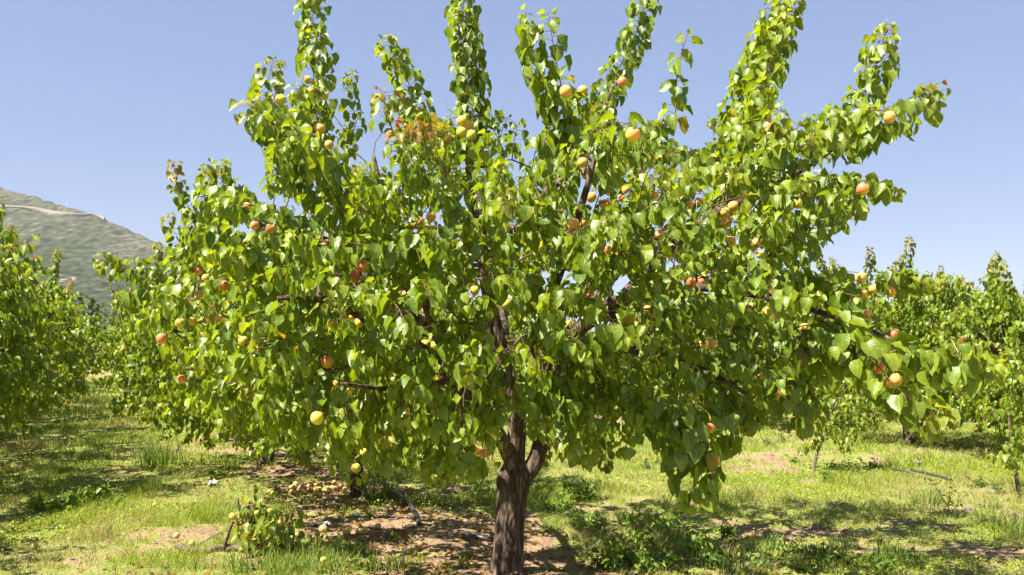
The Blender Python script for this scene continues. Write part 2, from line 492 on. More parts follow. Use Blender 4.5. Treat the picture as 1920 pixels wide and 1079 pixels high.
def box(x0, x1, y0, y1, z0, z1):
    V = np.array([[x, y, z] for x in (x0, x1) for y in (y0, y1) for z in (z0, z1)], float)
    f = np.array([(0, 1, 3, 2), (4, 6, 7, 5), (0, 4, 5, 1), (2, 3, 7, 6), (0, 2, 6, 4), (1, 5, 7, 3)])
    return V, f

def build_mast():
    p = hit_hill(125, 391)
    t = thing('radio_mast', 'thin pale radio mast standing on the hill crest above the dirt road', 'mast', p + np.array([0, 0, -3.0]))
    V, f = tube([(0, 0, 0), (0, 0, 12), (0, 0, 19)], [0.9, 0.6, 0.3], 8)
    obj('pole', mesh_tri('pole', V, f), plain('pale_metal', (0.45, 0.45, 0.46), 0.5, 0.05), t)
    V, f = box(-1.6, 1.6, -2, 2, 0, 4.5)
    obj('hut', mesh_tri('hut', V, f, False), plain('pale_hut', (0.40, 0.39, 0.37), 0.9, 0.05), t)
build_mast()

M_WALL = plain('pale_render', (0.62, 0.56, 0.47), 0.9, 0.06, 0.3)
M_ROOF = plain('terracotta_roof', (0.42, 0.19, 0.12), 0.9, 0.15, 0.8)
M_DARKWIN = plain('dark_window', (0.05, 0.05, 0.06), 0.3, 0.1)
def build_house(px, py, w, hh, label, rz):
    p = hit_hill(px, py)
    t = thing('far_house', label, 'house', p + np.array([0, 0, -1.5]), rz, 'small houses at the foot of the hill')
    V, f = box(-w / 2, w / 2, -4, 4, 0, hh); obj('wall', mesh_tri('wall', V, f, False), M_WALL, t)
    e = 0.6
    V = np.array([(-w / 2 - e, -4 - e, hh), (w / 2 + e, -4 - e, hh), (w / 2 + e, 4 + e, hh), (-w / 2 - e, 4 + e, hh), (-w / 2 - e, 0, hh + 2.2), (w / 2 + e, 0, hh + 2.2)], float)
    f = [(0, 1, 5), (0, 5, 4), (2, 3, 4), (2, 4, 5), (1, 2, 5), (3, 0, 4), (0, 2, 1), (0, 3, 2)]
    obj('roof', mesh_tri('roof', V, np.array(f), False), M_ROOF, t)
    for k in (-0.25, 0.25):
        V, f = box(w * k - 0.7, w * k + 0.7, -4.05, -3.9, 1.4, 3.0)
        obj('window', mesh_tri('window', V, f, False), M_DARKWIN, t)
build_house(122, 529, 17, 5, 'long low house with a red roof below the scrubby hill', 0.1)
build_house(140, 526, 10, 5.5, 'small pale house beside the long low house below the hill', -0.2)

# ------------------------------------------------------------------ leaves
def leaf_proto(kind, seed):
    """an apricot leaf in its own frame: x across, y along to the tip, z up. returns V, F, uv"""
    r = np.random.default_rng(seed)
    if kind == 'near':
        ts = [0.0, 0.16, 0.38, 0.6, 0.8, 0.92, 1.0]
        ws = [0.0, 0.36, 0.455, 0.385, 0.215, 0.07, 0.0]
        sy = [0, -0.10, -0.02, 0.0, 0.01, 0.0, 0]
    else:
        ts = [0.0, 0.22, 0.58, 1.0]; ws = [0.0, 0.42, 0.38, 0.0]; sy = [0, -0.10, 0, 0]
    fold = r.uniform(0.2, 0.95); curl = r.uniform(0.15, 0.9); tw = r.uniform(-0.5, 0.5); wav = r.uniform(0.04, 0.11); ph = r.uniform(0, 6)
    def bend(x, y):
        z = fold * abs(x) * (1 - 0.35 * y) - curl * 0.5 * y * y + tw * x * y + wav * math.sin(9 * y + ph + (3 if x > 0 else 0)) * (abs(x) * 2.2)
        return (x, y - 0.12 * curl * y * y, z)
    V, UV = [], []
    mid, L, R = [], [], []
    n = len(ts)
    for i in range(n):
        mid.append(len(V)); V.append(bend(0, ts[i])); UV.append((0, ts[i], 0))
    for i in range(1, n - 1):
        for s, lst in ((-1, L), (1, R)):
            w = ws[i] * r.uniform(0.94, 1.06)
            lst.append(len(V)); V.append(bend(s * w, ts[i] + sy[i])); UV.append((s * w, ts[i] + sy[i], 0))
    f = []
    for k, lst in enumerate((L, R)):
        tri = [(mid[0], mid[1], lst[0])]
        for i in range(len(lst) - 1):
            tri += [(mid[i + 1], mid[i + 2], lst[i + 1]), (mid[i + 1], lst[i + 1], lst[i])]
        tri.append((mid[n - 2], mid[n - 1], lst[-1]))
        f += tri if k == 0 else [(a, c, b) for a, b, c in tri]
    return np.array(V), np.array(f)[:, ::-1], np.array(UV)
PROTO = {k: [leaf_proto(k, 100 + i) for i in range(16)] for k in ('near', 'far')}

def leaves_geo(L, kind):
    """L: dict of arrays base, tip, nrm, size, col(3), proto -> V (n,k,3), F (m,3), uv, col"""
    n = len(L['base'])
    y = norm(L['tip']); z = L['nrm'] - y * np.sum(L['nrm'] * y, 1, keepdims=True); z = norm(z); x = np.cross(y, z)
    pv = np.stack([p[0] for p in PROTO[kind]])[L['proto']]
    uv = np.stack([p[2] for p in PROTO[kind]])[L['proto']]
    s = L['size'][:, None, None]
    V = L['base'][:, None] + s * (pv[..., [0]] * x[:, None] * L['wid'][:, None, None] + pv[..., [1]] * y[:, None] + pv[..., [2]] * z[:, None])
    Fp = PROTO[kind][0][1]
    k = pv.shape[1]
    col = np.concatenate([L['col'], np.ones((n, 1))], 1)[:, None].repeat(k, 1)
    return V, Fp, uv, col

def leaf_stuff(name, L, kind, mat, parent, sel=None, petiole=True):
    if sel is not None:
        L = {k: v[sel] for k, v in L.items()}
    V, Fp, uv, col = leaves_geo(L, kind)
    n, k = V.shape[:2]
    Fa = (Fp[None] + (np.arange(n) * k)[:, None, None]).reshape(-1, 3)
    V = V.reshape(-1, 3); uv = uv.reshape(-1, 3); col = col.reshape(-1, 4)
    if petiole and 'root' in L:
        a, b = L['root'], L['base']
        s = norm(np.cross(b - a, np.array([0.3, 1.0, 0.2]))) * 0.0011
        PV = np.stack([a - s, a + s, b + s, b - s], 1).reshape(-1, 3)
        o = len(V) + np.arange(n)[:, None, None] * 4
        PF = (np.array([[0, 1, 2], [0, 2, 3]])[None] + o).reshape(-1, 3)
        V = np.concatenate([V, PV]); Fa = np.concatenate([Fa, PF])
        uv = np.concatenate([uv, np.tile([0.3, 0.1, 0], (n * 4, 1))])
        pc = L['col'] * 0.5 + np.array([0.13, 0.05, 0.02]); col = np.concatenate([col, np.concatenate([pc, np.ones((n, 1))], 1).repeat(4, 0)])
    me = mesh_tri(name, V, Fa, True, {'col': col, 'luv': uv})
    return obj(name, me, mat, parent, kind='stuff')

def leaf_objects(L, idx, mat, parent, kind='near'):
    S = {k: v[idx] for k, v in L.items()}
    V, Fp, uv, col = leaves_geo(S, kind)
    for i in range(len(V)):
        c = S['base'][i]
        me = mesh_tri('leaf', V[i] - c, Fp, True, {'col': col[i], 'luv': uv[i]})
        o = obj('leaf', me, mat, parent); o.location = Vector(c)

GREEN = np.array([0.168, 0.256, 0.018]); YELLOW = np.array([0.33, 0.40, 0.026]); DEEP = np.array([0.078, 0.150, 0.020]); RED = np.array([0.33, 0.065, 0.04]); BRONZE = np.array([0.27, 0.16, 0.04])

def shoot_leaves(path, rng, size=0.075, gap=0.02, start=0.0, droop=0.9, red=0.0, young=True, pet=0.032, fill=1.0):
    """leaves set spirally along a shoot; returns list of tuples"""
    s = np.concatenate([[0], np.cumsum(np.linalg.norm(np.diff(path, axis=0), axis=1))])
    tot = s[-1]
    out = []
    d = start * tot; ang = rng.uniform(0, 6.28)
    tint = rng.normal(0, 1)
    while d < tot:
        t = d / tot
        p = np.array([np.interp(d, s, path[:, k]) for k in range(3)])
        q = np.array([np.interp(min(d + 0.01, tot), s, path[:, k]) for k in range(3)])
        tg = norm(q - p + 1e-6)
        a = norm(np.cross(tg, [0.21, 0.35, 0.9])); b = np.cross(tg, a)
        ang += 2.4 + rng.normal(0, 0.3)
        rad = math.cos(ang) * a + math.sin(ang) * b
        if rng.random() < fill:
            young_k = np.clip((t - 0.82) / 0.18, 0, 1) if young else 0
            sz = size * rng.uniform(0.72, 1.18) * (1 - 0.55 * young_k)
            pd = norm(rad * 0.9 + tg * 0.35 + np.array([0, 0, 0.1]) + rng.normal(0, 0.2, 3))
            base = p + pd * pet * rng.uniform(0.7, 1.3) * (1 - 0.5 * young_k) + np.array([0, 0, -0.006])
            dr = droop * rng.uniform(0.55, 1.3) * (1 - 0.5 * young_k)
            tip = norm(rad * 0.55 + tg * (0.15 + 0.35 * young_k) + np.array([0, 0, -dr]) + rng.normal(0, 0.22, 3))
            nr = norm(rad * 0.75 + np.array([0, 0, 0.66]) + rng.normal(0, 0.42, 3))
            u = rng.random()
            c = GREEN + (YELLOW - GREEN) * np.clip(rng.normal(0.22 + 0.1 * tint, 0.28), 0, 1) + (DEEP - GREEN) * np.clip(rng.normal(0.12 - 0.1 * tint, 0.3), 0, 0.9)
            c = c + (YELLOW * 1.15 - c) * young_k * 0.6
            rk = red * np.clip((t - 0.6) / 0.4, 0, 1) * rng.uniform(0.5, 1.1)
            c = c + ((RED if u < 0.5 * red + 0.1 else BRONZE) - c) * min(1, rk)
            if rng.random() < 0.006: c = np.array([0.34, 0.24, 0.03])
            out.append((p, base, tip, nr, sz, rng.uniform(0.68, 0.98), c, rng.integers(0, 16)))
        d += gap * rng.uniform(0.6, 1.4) * (1 - 0.5 * (np.clip((t - 0.82) / 0.18, 0, 1) if young else 0))
    return out

def pack(lst):
    return {'root': np.array([l[0] for l in lst]), 'base': np.array([l[1] for l in lst]), 'tip': np.array([l[2] for l in lst]), 'nrm': np.array([l[3] for l in lst]),
            'size': np.array([l[4] for l in lst]), 'wid': np.array([l[5] for l in lst]), 'col': np.clip(np.array([l[6] for l in lst]), 0.01, 1), 'proto': np.array([l[7] for l in lst], int)}

class Skeleton:
    """limb points that twigs attach to; each new twig becomes part of it"""
    def __init__(s): s.p = []; s.par = []; s.load = []; s.arr = None
    def add(s, pts, parent):
        ids = []
        for q in pts:
            s.p.append(np.asarray(q, float)); s.par.append(parent); s.load.append(0.0); parent = len(s.p) - 1; ids.append(parent)
        s.arr = None
        return ids
    def near(s, T, up_bias=0.35):
        if s.arr is None: s.arr = np.array(s.p)
        v = T - s.arr
        d = np.linalg.norm(v, axis=1)
        return int(np.argmin(d - up_bias * v[:, 2] * 0.3 + 0.15 * np.abs(v[:, 2])))
    def connect(s, T, rng, step=0.06):
        i = s.near(T)
        a = s.p[i]; j = s.par[i] if s.par[i] >= 0 else i
        t0 = norm(a - s.p[j] + 1e-6); L = np.linalg.norm(T - a)
        c = a + t0 * L * 0.28 + (T - a) * 0.25 + rng.normal(0, 0.05 * L, 3)
        n = max(2, int(L / step))
        u = np.linspace(0, 1, n + 1)[1:, None]
        pts = (1 - u) ** 2 * a + 2 * u * (1 - u) * c + u ** 2 * T
        ids = s.add(pts, i)
        return i, ids
    def weigh(s, i, w):
        while i >= 0:
            s.load[i] += w; i = s.par[i]

def shoot_path(base, dr, L, rng, sag=0.15, n=7):
    p = np.array(base, float); d = norm(dr); out = [p.copy()]
    for k in range(n - 1):
        d = norm(d + np.array([0, 0, -sag * 0.35]) + rng.normal(0, 0.07, 3))
        p = p + d * L / (n - 1); out.append(p.copy())
    return np.array(out)

def twig_mesh(name, sk, twigs, shoots, r0=0.0019, sides=5):
    acc = Acc()
    for (i, ids) in twigs:
        idx = [i] + ids
        path = np.array([sk.p[k] for k in idx])
        ld = np.array([max(sk.load[k], 1.0) for k in idx]); ld[0] = ld[1]
        rad = np.clip(r0 * ld ** 0.48, 0, 0.028)
        if len(path) < 2: continue
        acc.add(*tube(path, rad, sides))
    for sh in shoots:
        rad = np.linspace(0.0030, 0.0013, len(sh)); acc.add(*tube(sh, rad, 4))
    V, Fc, _ = acc.out()
    return mesh_tri(name, V, Fc)

# ------------------------------------------------------------------ fruit
def fruit_mesh(name, seed, sub=(20, 12)):
    r = np.random.default_rng(seed)
    nu, nv = sub
    V = []
    for j in range(nv + 1):
        ph = math.pi * j / nv
        for i in range(nu):
            th = 2 * math.pi * i / nu
            rr = 1.0
            dth = math.atan2(math.sin(th - 1.1), math.cos(th - 1.1))
            rr -= 0.10 * math.exp(-(dth / 0.22) ** 2) * math.sin(ph) ** 0.7            # the suture
            rr -= 0.16 * math.exp(-(ph / 0.34) ** 2)                                   # hollow at the stalk
            rr += 0.03 * math.exp(-((math.pi - ph) / 0.3) ** 2)
            rr += 0.02 * math.sin(2 * th + seed)
            V.append((rr * math.sin(ph) * math.cos(th) * 0.97, rr * math.sin(ph) * math.sin(th) * 1.02, rr * math.cos(ph) * 1.04))
    f = []
    for j in range(nv):
        for i in range(nu):
            k = (i + 1) % nu
            f.append((j * nu + i, (j + 1) * nu + i, (j + 1) * nu + k, j * nu + k))
    return mesh_tri(name, np.array(V), np.array(f))
FRUIT = []
for m in M_FRUIT:
    row = []
    for k in range(3):
        me = fruit_mesh('apricot', 5 + k); me.materials.append(m); row.append(me)
    FRUIT.append(row)
FRUIT_FAR = []
for m in M_FRUIT:
    me = fruit_mesh('apricot', 9, (8, 5)); me.materials.append(m); FRUIT_FAR.append(me)

FRUIT_FALLEN = fruit_mesh('apricot', 7); FRUIT_FALLEN.materials.append(M_WINDFALL)

def apricot(loc, diam, hue, parent=None, rng=random, tilt=0.3, far=False):
    k = 0 if hue < 0.33 else (1 if hue < 0.62 else 2)
    me = FRUIT_FAR[k] if far else FRUIT[k][rng.randrange(3)]
    o = bpy.data.objects.new('apricot', me); C.objects.link(o)
    o.location = Vector(loc); o.scale = (diam / 2,) * 3
    o.rotation_euler = (rng.uniform(-tilt, tilt), rng.uniform(-tilt, tilt), rng.uniform(-1.2, 1.2))
    if parent is not None: o.parent = parent
    return o

# ------------------------------------------------------------------ the large tree
def in_poly(px, py, poly):
    x, y = np.array(poly)[:, 0], np.array(poly)[:, 1]
    c = False; j = len(x) - 1
    for i in range(len(x)):
        if (y[i] > py) != (y[j] > py) and px < (x[j] - x[i]) * (py - y[i]) / (y[j] - y[i]) + x[i]: c = not c
        j = i
    return c

# limbs: (px, py, distance, radius in px)
LIMBS = [
 [(960, 905, 5.27, 24), (966, 850, 5.27, 22), (968, 790, 5.26, 20), (948, 705, 5.25, 18), (928, 610, 5.25, 16), (908, 510, 5.22, 14), (905, 440, 5.2, 11), (884, 370, 5.25, 8), (876, 290, 5.3, 6)],
 [(912, 480, 5.21, 12), (935, 438, 5.2, 11), (975, 426, 5.12, 10), (1030, 356, 5.0, 9), (1072, 322, 4.95, 8), (1120, 230, 4.9, 6), (1150, 160, 5.1, 4)],
 [(975, 905, 5.27, 20), (1008, 855, 5.28, 19), (1022, 760, 5.3, 18), (1038, 690, 5.28, 17), (1088, 618, 5.2, 16), (1155, 570, 5.15, 14), (1245, 475, 5.1, 12), (1325, 408, 5.1, 10), (1372, 362, 5.1, 9), (1395, 250, 5.1, 6), (1420, 160, 5.1, 5)],
 [(1155, 570, 5.15, 10), (1300, 540, 4.75, 9), (1450, 560, 4.5, 8), (1580, 600, 4.3, 6), (1680, 640, 4.1, 4)],
 [(962, 870, 5.27, 17), (925, 800, 5.15, 16), (878, 752, 5.1, 15), (862, 700, 5.0, 13), (815, 620, 4.9, 12), (735, 580, 4.85, 10), (620, 552, 4.9, 9), (520, 528, 5.1, 7), (455, 580, 5.2, 5)],
 [(878, 752, 5.1, 12), (800, 660, 4.5, 11), (700, 605, 4.0, 10), (600, 560, 3.7, 8), (520, 560, 3.6, 5)],
 [(968, 790, 5.26, 14), (1000, 650, 4.7, 11), (1050, 510, 4.15, 10), (1095, 370, 3.85, 8), (1120, 280, 3.8, 5)],
 [(966, 800, 5.26, 14), (945, 620, 5.9, 11), (910, 430, 6.3, 8), (880, 330, 6.4, 5)],
 [(1030, 710, 5.28, 13), (1150, 520, 6.0, 10), (1300, 390, 6.4, 7), (1400, 330, 6.5, 4)],
 [(878, 752, 5.1, 12), (770, 570, 6.0, 9), (610, 450, 6.3, 7), (500, 420, 6.3, 4)],
 [(1025, 735, 5.3, 13), (1140, 660, 4.6, 11), (1250, 670, 4.1, 9), (1350, 710, 3.8, 6), (1400, 740, 3.7, 4)],
 [(815, 620, 4.9, 10), (765, 480, 4.4, 9), (715, 350, 4.2, 6), (700, 290, 4.2, 4)],
 [(735, 580, 4.85, 9), (630, 440, 5.0, 8), (597, 340, 5.2, 6), (590, 240, 5.2, 4)],
 [(1325, 408, 5.1, 9), (1450, 350, 4.9, 7), (1560, 280, 4.8, 6), (1620, 220, 4.8, 4)],
 [(735, 580, 4.85, 9), (560, 470, 5.3, 7), (450, 400, 5.5, 6), (390, 390, 5.6, 4)],
 [(862, 700, 5.0, 9), (820, 720, 4.4, 8), (740, 730, 3.9, 6), (640, 720, 3.6, 4)],
 [(1020, 780, 5.3, 9), (1100, 740, 5.9, 8), (1250, 650, 6.3, 6), (1420, 600, 6.5, 4)],
]
# shoots traced from their outlines: points (px, py, distance), leaf size (m), leaf gap (m), red tips
SHOOTS = [
 ([(600, 330, 5.2), (592, 200, 5.2), (586, 100, 5.2), (588, -50, 5.2)], .066, .0085, 0),
 ([(592, 250, 5.1), (598, 170, 5.1), (592, 60, 5.15)], .066, .012, 0),
 ([(560, 310, 5.0), (522, 235, 5.0), (502, 175, 5.0), (512, 112, 5.0)], .068, .010, .3),
 ([(560, 300, 5.0), (510, 250, 4.9), (470, 200, 4.9), (478, 190, 4.9)], .07, .011, .3),
 ([(650, 270, 5.4), (668, 230, 5.4), (655, 180, 5.4), (662, 132, 5.4)], .062, .016, .1),
 ([(800, 270, 5.1), (775, 180, 5.1), (748, 115, 5.1), (722, 72, 5.1)], .07, .010, .1),
 ([(890, 290, 5.2), (884, 180, 5.2), (872, 80, 5.2), (866, -50, 5.2)], .07, .0078, 0),
 ([(892, 250, 5.1), (880, 120, 5.1), (862, 20, 5.1)], .07, .012, 0),
 ([(1080, 290, 4.0), (1030, 180, 3.9), (1000, 100, 3.9), (985, 22, 3.9)], .078, .018, 0),
 ([(1060, 200, 3.9), (1040, 100, 3.9), (1028, 25, 3.9)], .076, .026, 0),
 ([(1120, 210, 5.4), (1175, 100, 5.4), (1200, 40, 5.4), (1222, -40, 5.4)], .07, .0085, 0),
 ([(1266, 240, 4.1), (1268, 160, 4.1), (1275, 110, 4.1), (1290, 62, 4.1)], .074, .030, .1),
 ([(1370, 260, 5.0), (1400, 160, 5.0), (1445, 70, 5.0), (1500, -30, 5.0)], .072, .0075, 0),
 ([(1390, 230, 4.8), (1440, 130, 4.8), (1470, 30, 4.8)], .072, .011, 0),
 ([(1400, 250, 5.2), (1420, 100, 5.2), (1470, -20, 5.2)], .07, .011, 0),
 ([(1590, 260, 4.8), (1625, 170, 4.8), (1650, 100, 4.8), (1662, 48, 4.8)], .072, .0085, .15),
 ([(1560, 280, 4.6), (1640, 240, 4.5), (1700, 210, 4.5), (1752, 180, 4.5)], .076, .011, .1),
 ([(1730, 205, 4.5), (1742, 180, 4.5), (1744, 160, 4.5)], .045, .008, 1.0),
 ([(1500, 350, 4.4), (1580, 335, 4.3), (1640, 345, 4.3), (1685, 362, 4.3)], .076, .014, .2),
 ([(470, 380, 5.4), (420, 340, 5.4), (385, 315, 5.4)], .068, .012, .3),
 ([(420, 420, 5.5), (380, 360, 5.5), (425, 300, 5.5)], .068, .018, .1),
 ([(400, 470, 5.6), (355, 390, 5.6), (330, 340, 5.6), (326, 300, 5.6)], .066, .018, .7),
 ([(380, 500, 5.6), (335, 450, 5.6), (315, 400, 5.6)], .066, .016, .6),
 ([(370, 530, 5.5), (280, 505, 5.5), (230, 500, 5.5), (185, 487, 5.5)], .07, .012, .2),
 ([(380, 560, 5.4), (300, 555, 5.4), (220, 560, 5.4)], .068, .012, 0),
 ([(390, 560, 5.3), (320, 580, 5.2), (250, 620, 5.2)], .068, .012, 0),
 ([(1480, 640, 4.1), (1620, 655, 3.9), (1740, 672, 3.8), (1870, 690, 3.7)], .084, .0095, 0),
 ([(1500, 630, 4.0), (1600, 640, 3.8), (1700, 660, 3.8), (1800, 665, 3.75)], .084, .013, 0),
 ([(1790, 672, 3.7), (1800, 655, 3.7), (1808, 640, 3.7)], .05, .010, 1.0),
 ([(1540, 600, 3.9), (1630, 670, 3.7), (1690, 735, 3.6), (1770, 800, 3.6)], .082, .011, .25),
 ([(1560, 560, 4.2), (1610, 530, 4.1), (1680, 520, 4.1), (1745, 530, 4.1)], .074, .013, .1),
 ([(1240, 740, 3.7), (1285, 830, 3.65), (1300, 890, 3.65), (1312, 950, 3.65)], .080, .012, 0),
 ([(1260, 760, 3.6), (1310, 820, 3.6), (1330, 890, 3.6), (1325, 925, 3.6)], .080, .016, 0),
 ([(1290, 740, 3.7), (1350, 790, 3.7), (1372, 840, 3.7)], .078, .014, 0),
 ([(1440, 660, 3.9), (1490, 740, 3.85), (1515, 800, 3.85)], .078, .010, 0),
 ([(1430, 640, 4.0), (1470, 700, 3.9), (1480, 760, 3.9)], .076, .012, 0),
 ([(870, 800, 4.6), (905, 850, 4.6), (915, 900, 4.6)], .072, .014, 0),
 ([(840, 790, 4.5), (870, 850, 4.4), (880, 890, 4.4)], .072, .014, 0),
 ([(930, 770, 4.5), (925, 820, 4.4), (930, 850, 4.4)], .072, .014, 0),
 ([(1040, 800, 4.6), (1090, 830, 4.5), (1105, 865, 4.5)], .074, .016, 0),
 ([(945, 290, 5.3), (938, 255, 5.3), (952, 222, 5.3)], .05, .018, .3),
 ([(735, 240, 4.3), (720, 210, 4.3), (722, 172, 4.3)], .055, .012, 1.1),
 ([(772, 300, 3.4), (768, 270, 3.35), (765, 240, 3.3)], .046, .006, 1.4),
 ([(812, 300, 3.4), (812, 270, 3.35), (818, 240, 3.3)], .046, .006, 1.4),
 ([(640, 800, 4.3), (660, 850, 4.3), (668, 900, 4.3)], .070, .014, 0),
 ([(560, 700, 4.0), (540, 760, 3.9), (560, 800, 3.9)], .076, .012, 0),
 ([(470, 690, 4.6), (440, 730, 4.5), (430, 780, 4.5)], .072, .012, 0),
 ([(990, 900, 5.2), (1020, 905, 5.15), (1040, 900, 5.1)], .06, .03, 0),
 ([(960, 300, 4.6), (965, 255, 4.6), (975, 225, 4.6)], .06, .02, 0),
]
CROWN = [(225, 520), (310, 510), (325, 440), (345, 370), (430, 330), (470, 380), (520, 350), (480, 260), (460, 200), (510, 150), (570, 150), (620, 200), (690, 300), (730, 260), (735, 130), (790, 190), (850, 220), (920, 230), (950, 300), (1000, 300),
         (1020, 260), (1030, 170), (1110, 165), (1200, 160), (1270, 235), (1330, 255), (1360, 170), (1450, 120), (1480, 190), (1540, 200), (1600, 150), (1650, 170), (1690, 225), (1640, 270), (1550, 330), (1640, 350), (1600, 410), (1530, 480),
         (1540, 480), (1590, 540), (1680, 570), (1660, 640), (1590, 690), (1490, 770), (1420, 805), (1370, 840), (1280, 850), (1180, 855), (1110, 885), (1020, 865), (960, 835), (900, 890), (800, 910), (710, 875), (650, 865), (560, 830),
         (470, 805), (360, 770), (300, 710), (250, 650), (220, 570)]

APR = [(526,187,20,.6),(584,172,17,.5),(600,242,20,.75),(617,272,18,.4),(577,150,15,.5),(609,180,15,.55),(866,228,21,.35),(880,235,19,.35),(866,248,21,.3),(884,254,20,.3),(1061,172,24,.55),(1093,170,18,.5),
 (1167,154,19,.8),(1187,252,28,.55),(1668,220,23,.6),(1618,355,23,.75),(1109,370,19,.35),(1135,384,21,.45),(1100,323,16,.5),(1093,305,19,.4),(1075,422,24,.5),(1090,420,18,.45),(1141,468,19,.65),(1236,441,18,.5),
 (1204,325,15,.5),(1173,357,14,.5),(1165,372,14,.45),(1228,367,15,.4),(1293,384,16,.45),(1309,378,15,.45),(1375,387,20,.4),(1360,398,18,.4),(1362,415,21,.4),(1370,453,20,.4),(1419,456,19,.6),(1425,478,15,.3),(1322,412,16,.4),
 (1235,513,14,.25),(890,545,18,.15),(950,570,18,.2),(1068,609,18,.2),(1003,662,16,.45),(958,640,17,.25),(1106,550,17,.55),(1214,580,15,.35),(1296,530,21,.8),(1314,528,19,.75),(1439,585,21,.3),(1443,547,15,.25),(800,580,18,.2),
 (797,646,18,.15),(816,648,17,.15),(827,710,19,.2),(793,612,14,.4),(764,772,13,.2),(681,499,23,.98),(665,518,23,.85),(614,679,23,.7),(595,784,25,.6),(656,733,17,.25),(630,720,15,.5),(783,418,24,.55),(808,407,20,.55),
 (508,429,19,.85),(478,423,17,.8),(463,388,17,.35),(421,536,20,.75),(372,508,16,.65),(386,522,16,.35),(338,606,18,.6),(360,602,16,.55),(393,598,15,.4),(411,597,15,.4),(303,635,20,.65),(456,640,20,.3),(341,711,16,.75),
 (373,552,15,.35),(356,566,15,.35),(1680,712,24,.5),(1669,716,20,.4),(1649,690,22,.95),(1677,628,21,.9),(1614,521,19,.5),(1618,550,17,.35),(1670,546,22,.5),(1638,542,18,.5),(1626,590,16,.4),(1508,614,16,.4),(1425,709,18,.4),(1460,742,15,.4),
 (1335,645,17,.35),(1318,646,16,.35),(1332,803,19,.62),(898,845,17,.35),(911,850,15,.35),(668,878,18,.25),(682,848,15,.2),(674,605,19,.3),(662,594,16,.25),(623,607,18,.2),(1495,382,19,.2),(1408,575,15,.3),(612,457,15,.45),(1390,648,15,.25),(762,552,16,.2),(488,655,14,.3)]

GAPS = [(910, 515, 18, 48, 5.2), (940, 650, 20, 40, 5.25), (950, 715, 18, 40, 5.25), (966, 825, 26, 50, 5.25), (1040, 692, 24, 24, 5.28), (1085, 618, 28, 26, 5.2), (872, 752, 28, 28, 5.1), (1365, 372, 24, 30, 5.1), (1255, 465, 34, 28, 5.1),
        (1038, 346, 34, 18, 5.0), (962, 430, 26, 18, 5.12), (600, 560, 12, 26, 3.7), (500, 535, 36, 16, 5.1), (1146, 575, 14, 26, 4.9), (760, 585, 40, 14, 4.85), (1010, 860, 24, 30, 5.28)]

def d_shell(px, py):
    ex = (px - 950) / 830; ey = (py - 500) / 430
    q = math.sqrt(max(0.02, 1 - 0.9 * ex * ex - 0.55 * ey * ey))
    return 5.25 - 2.0 * q, 5.25 + 1.7 * q

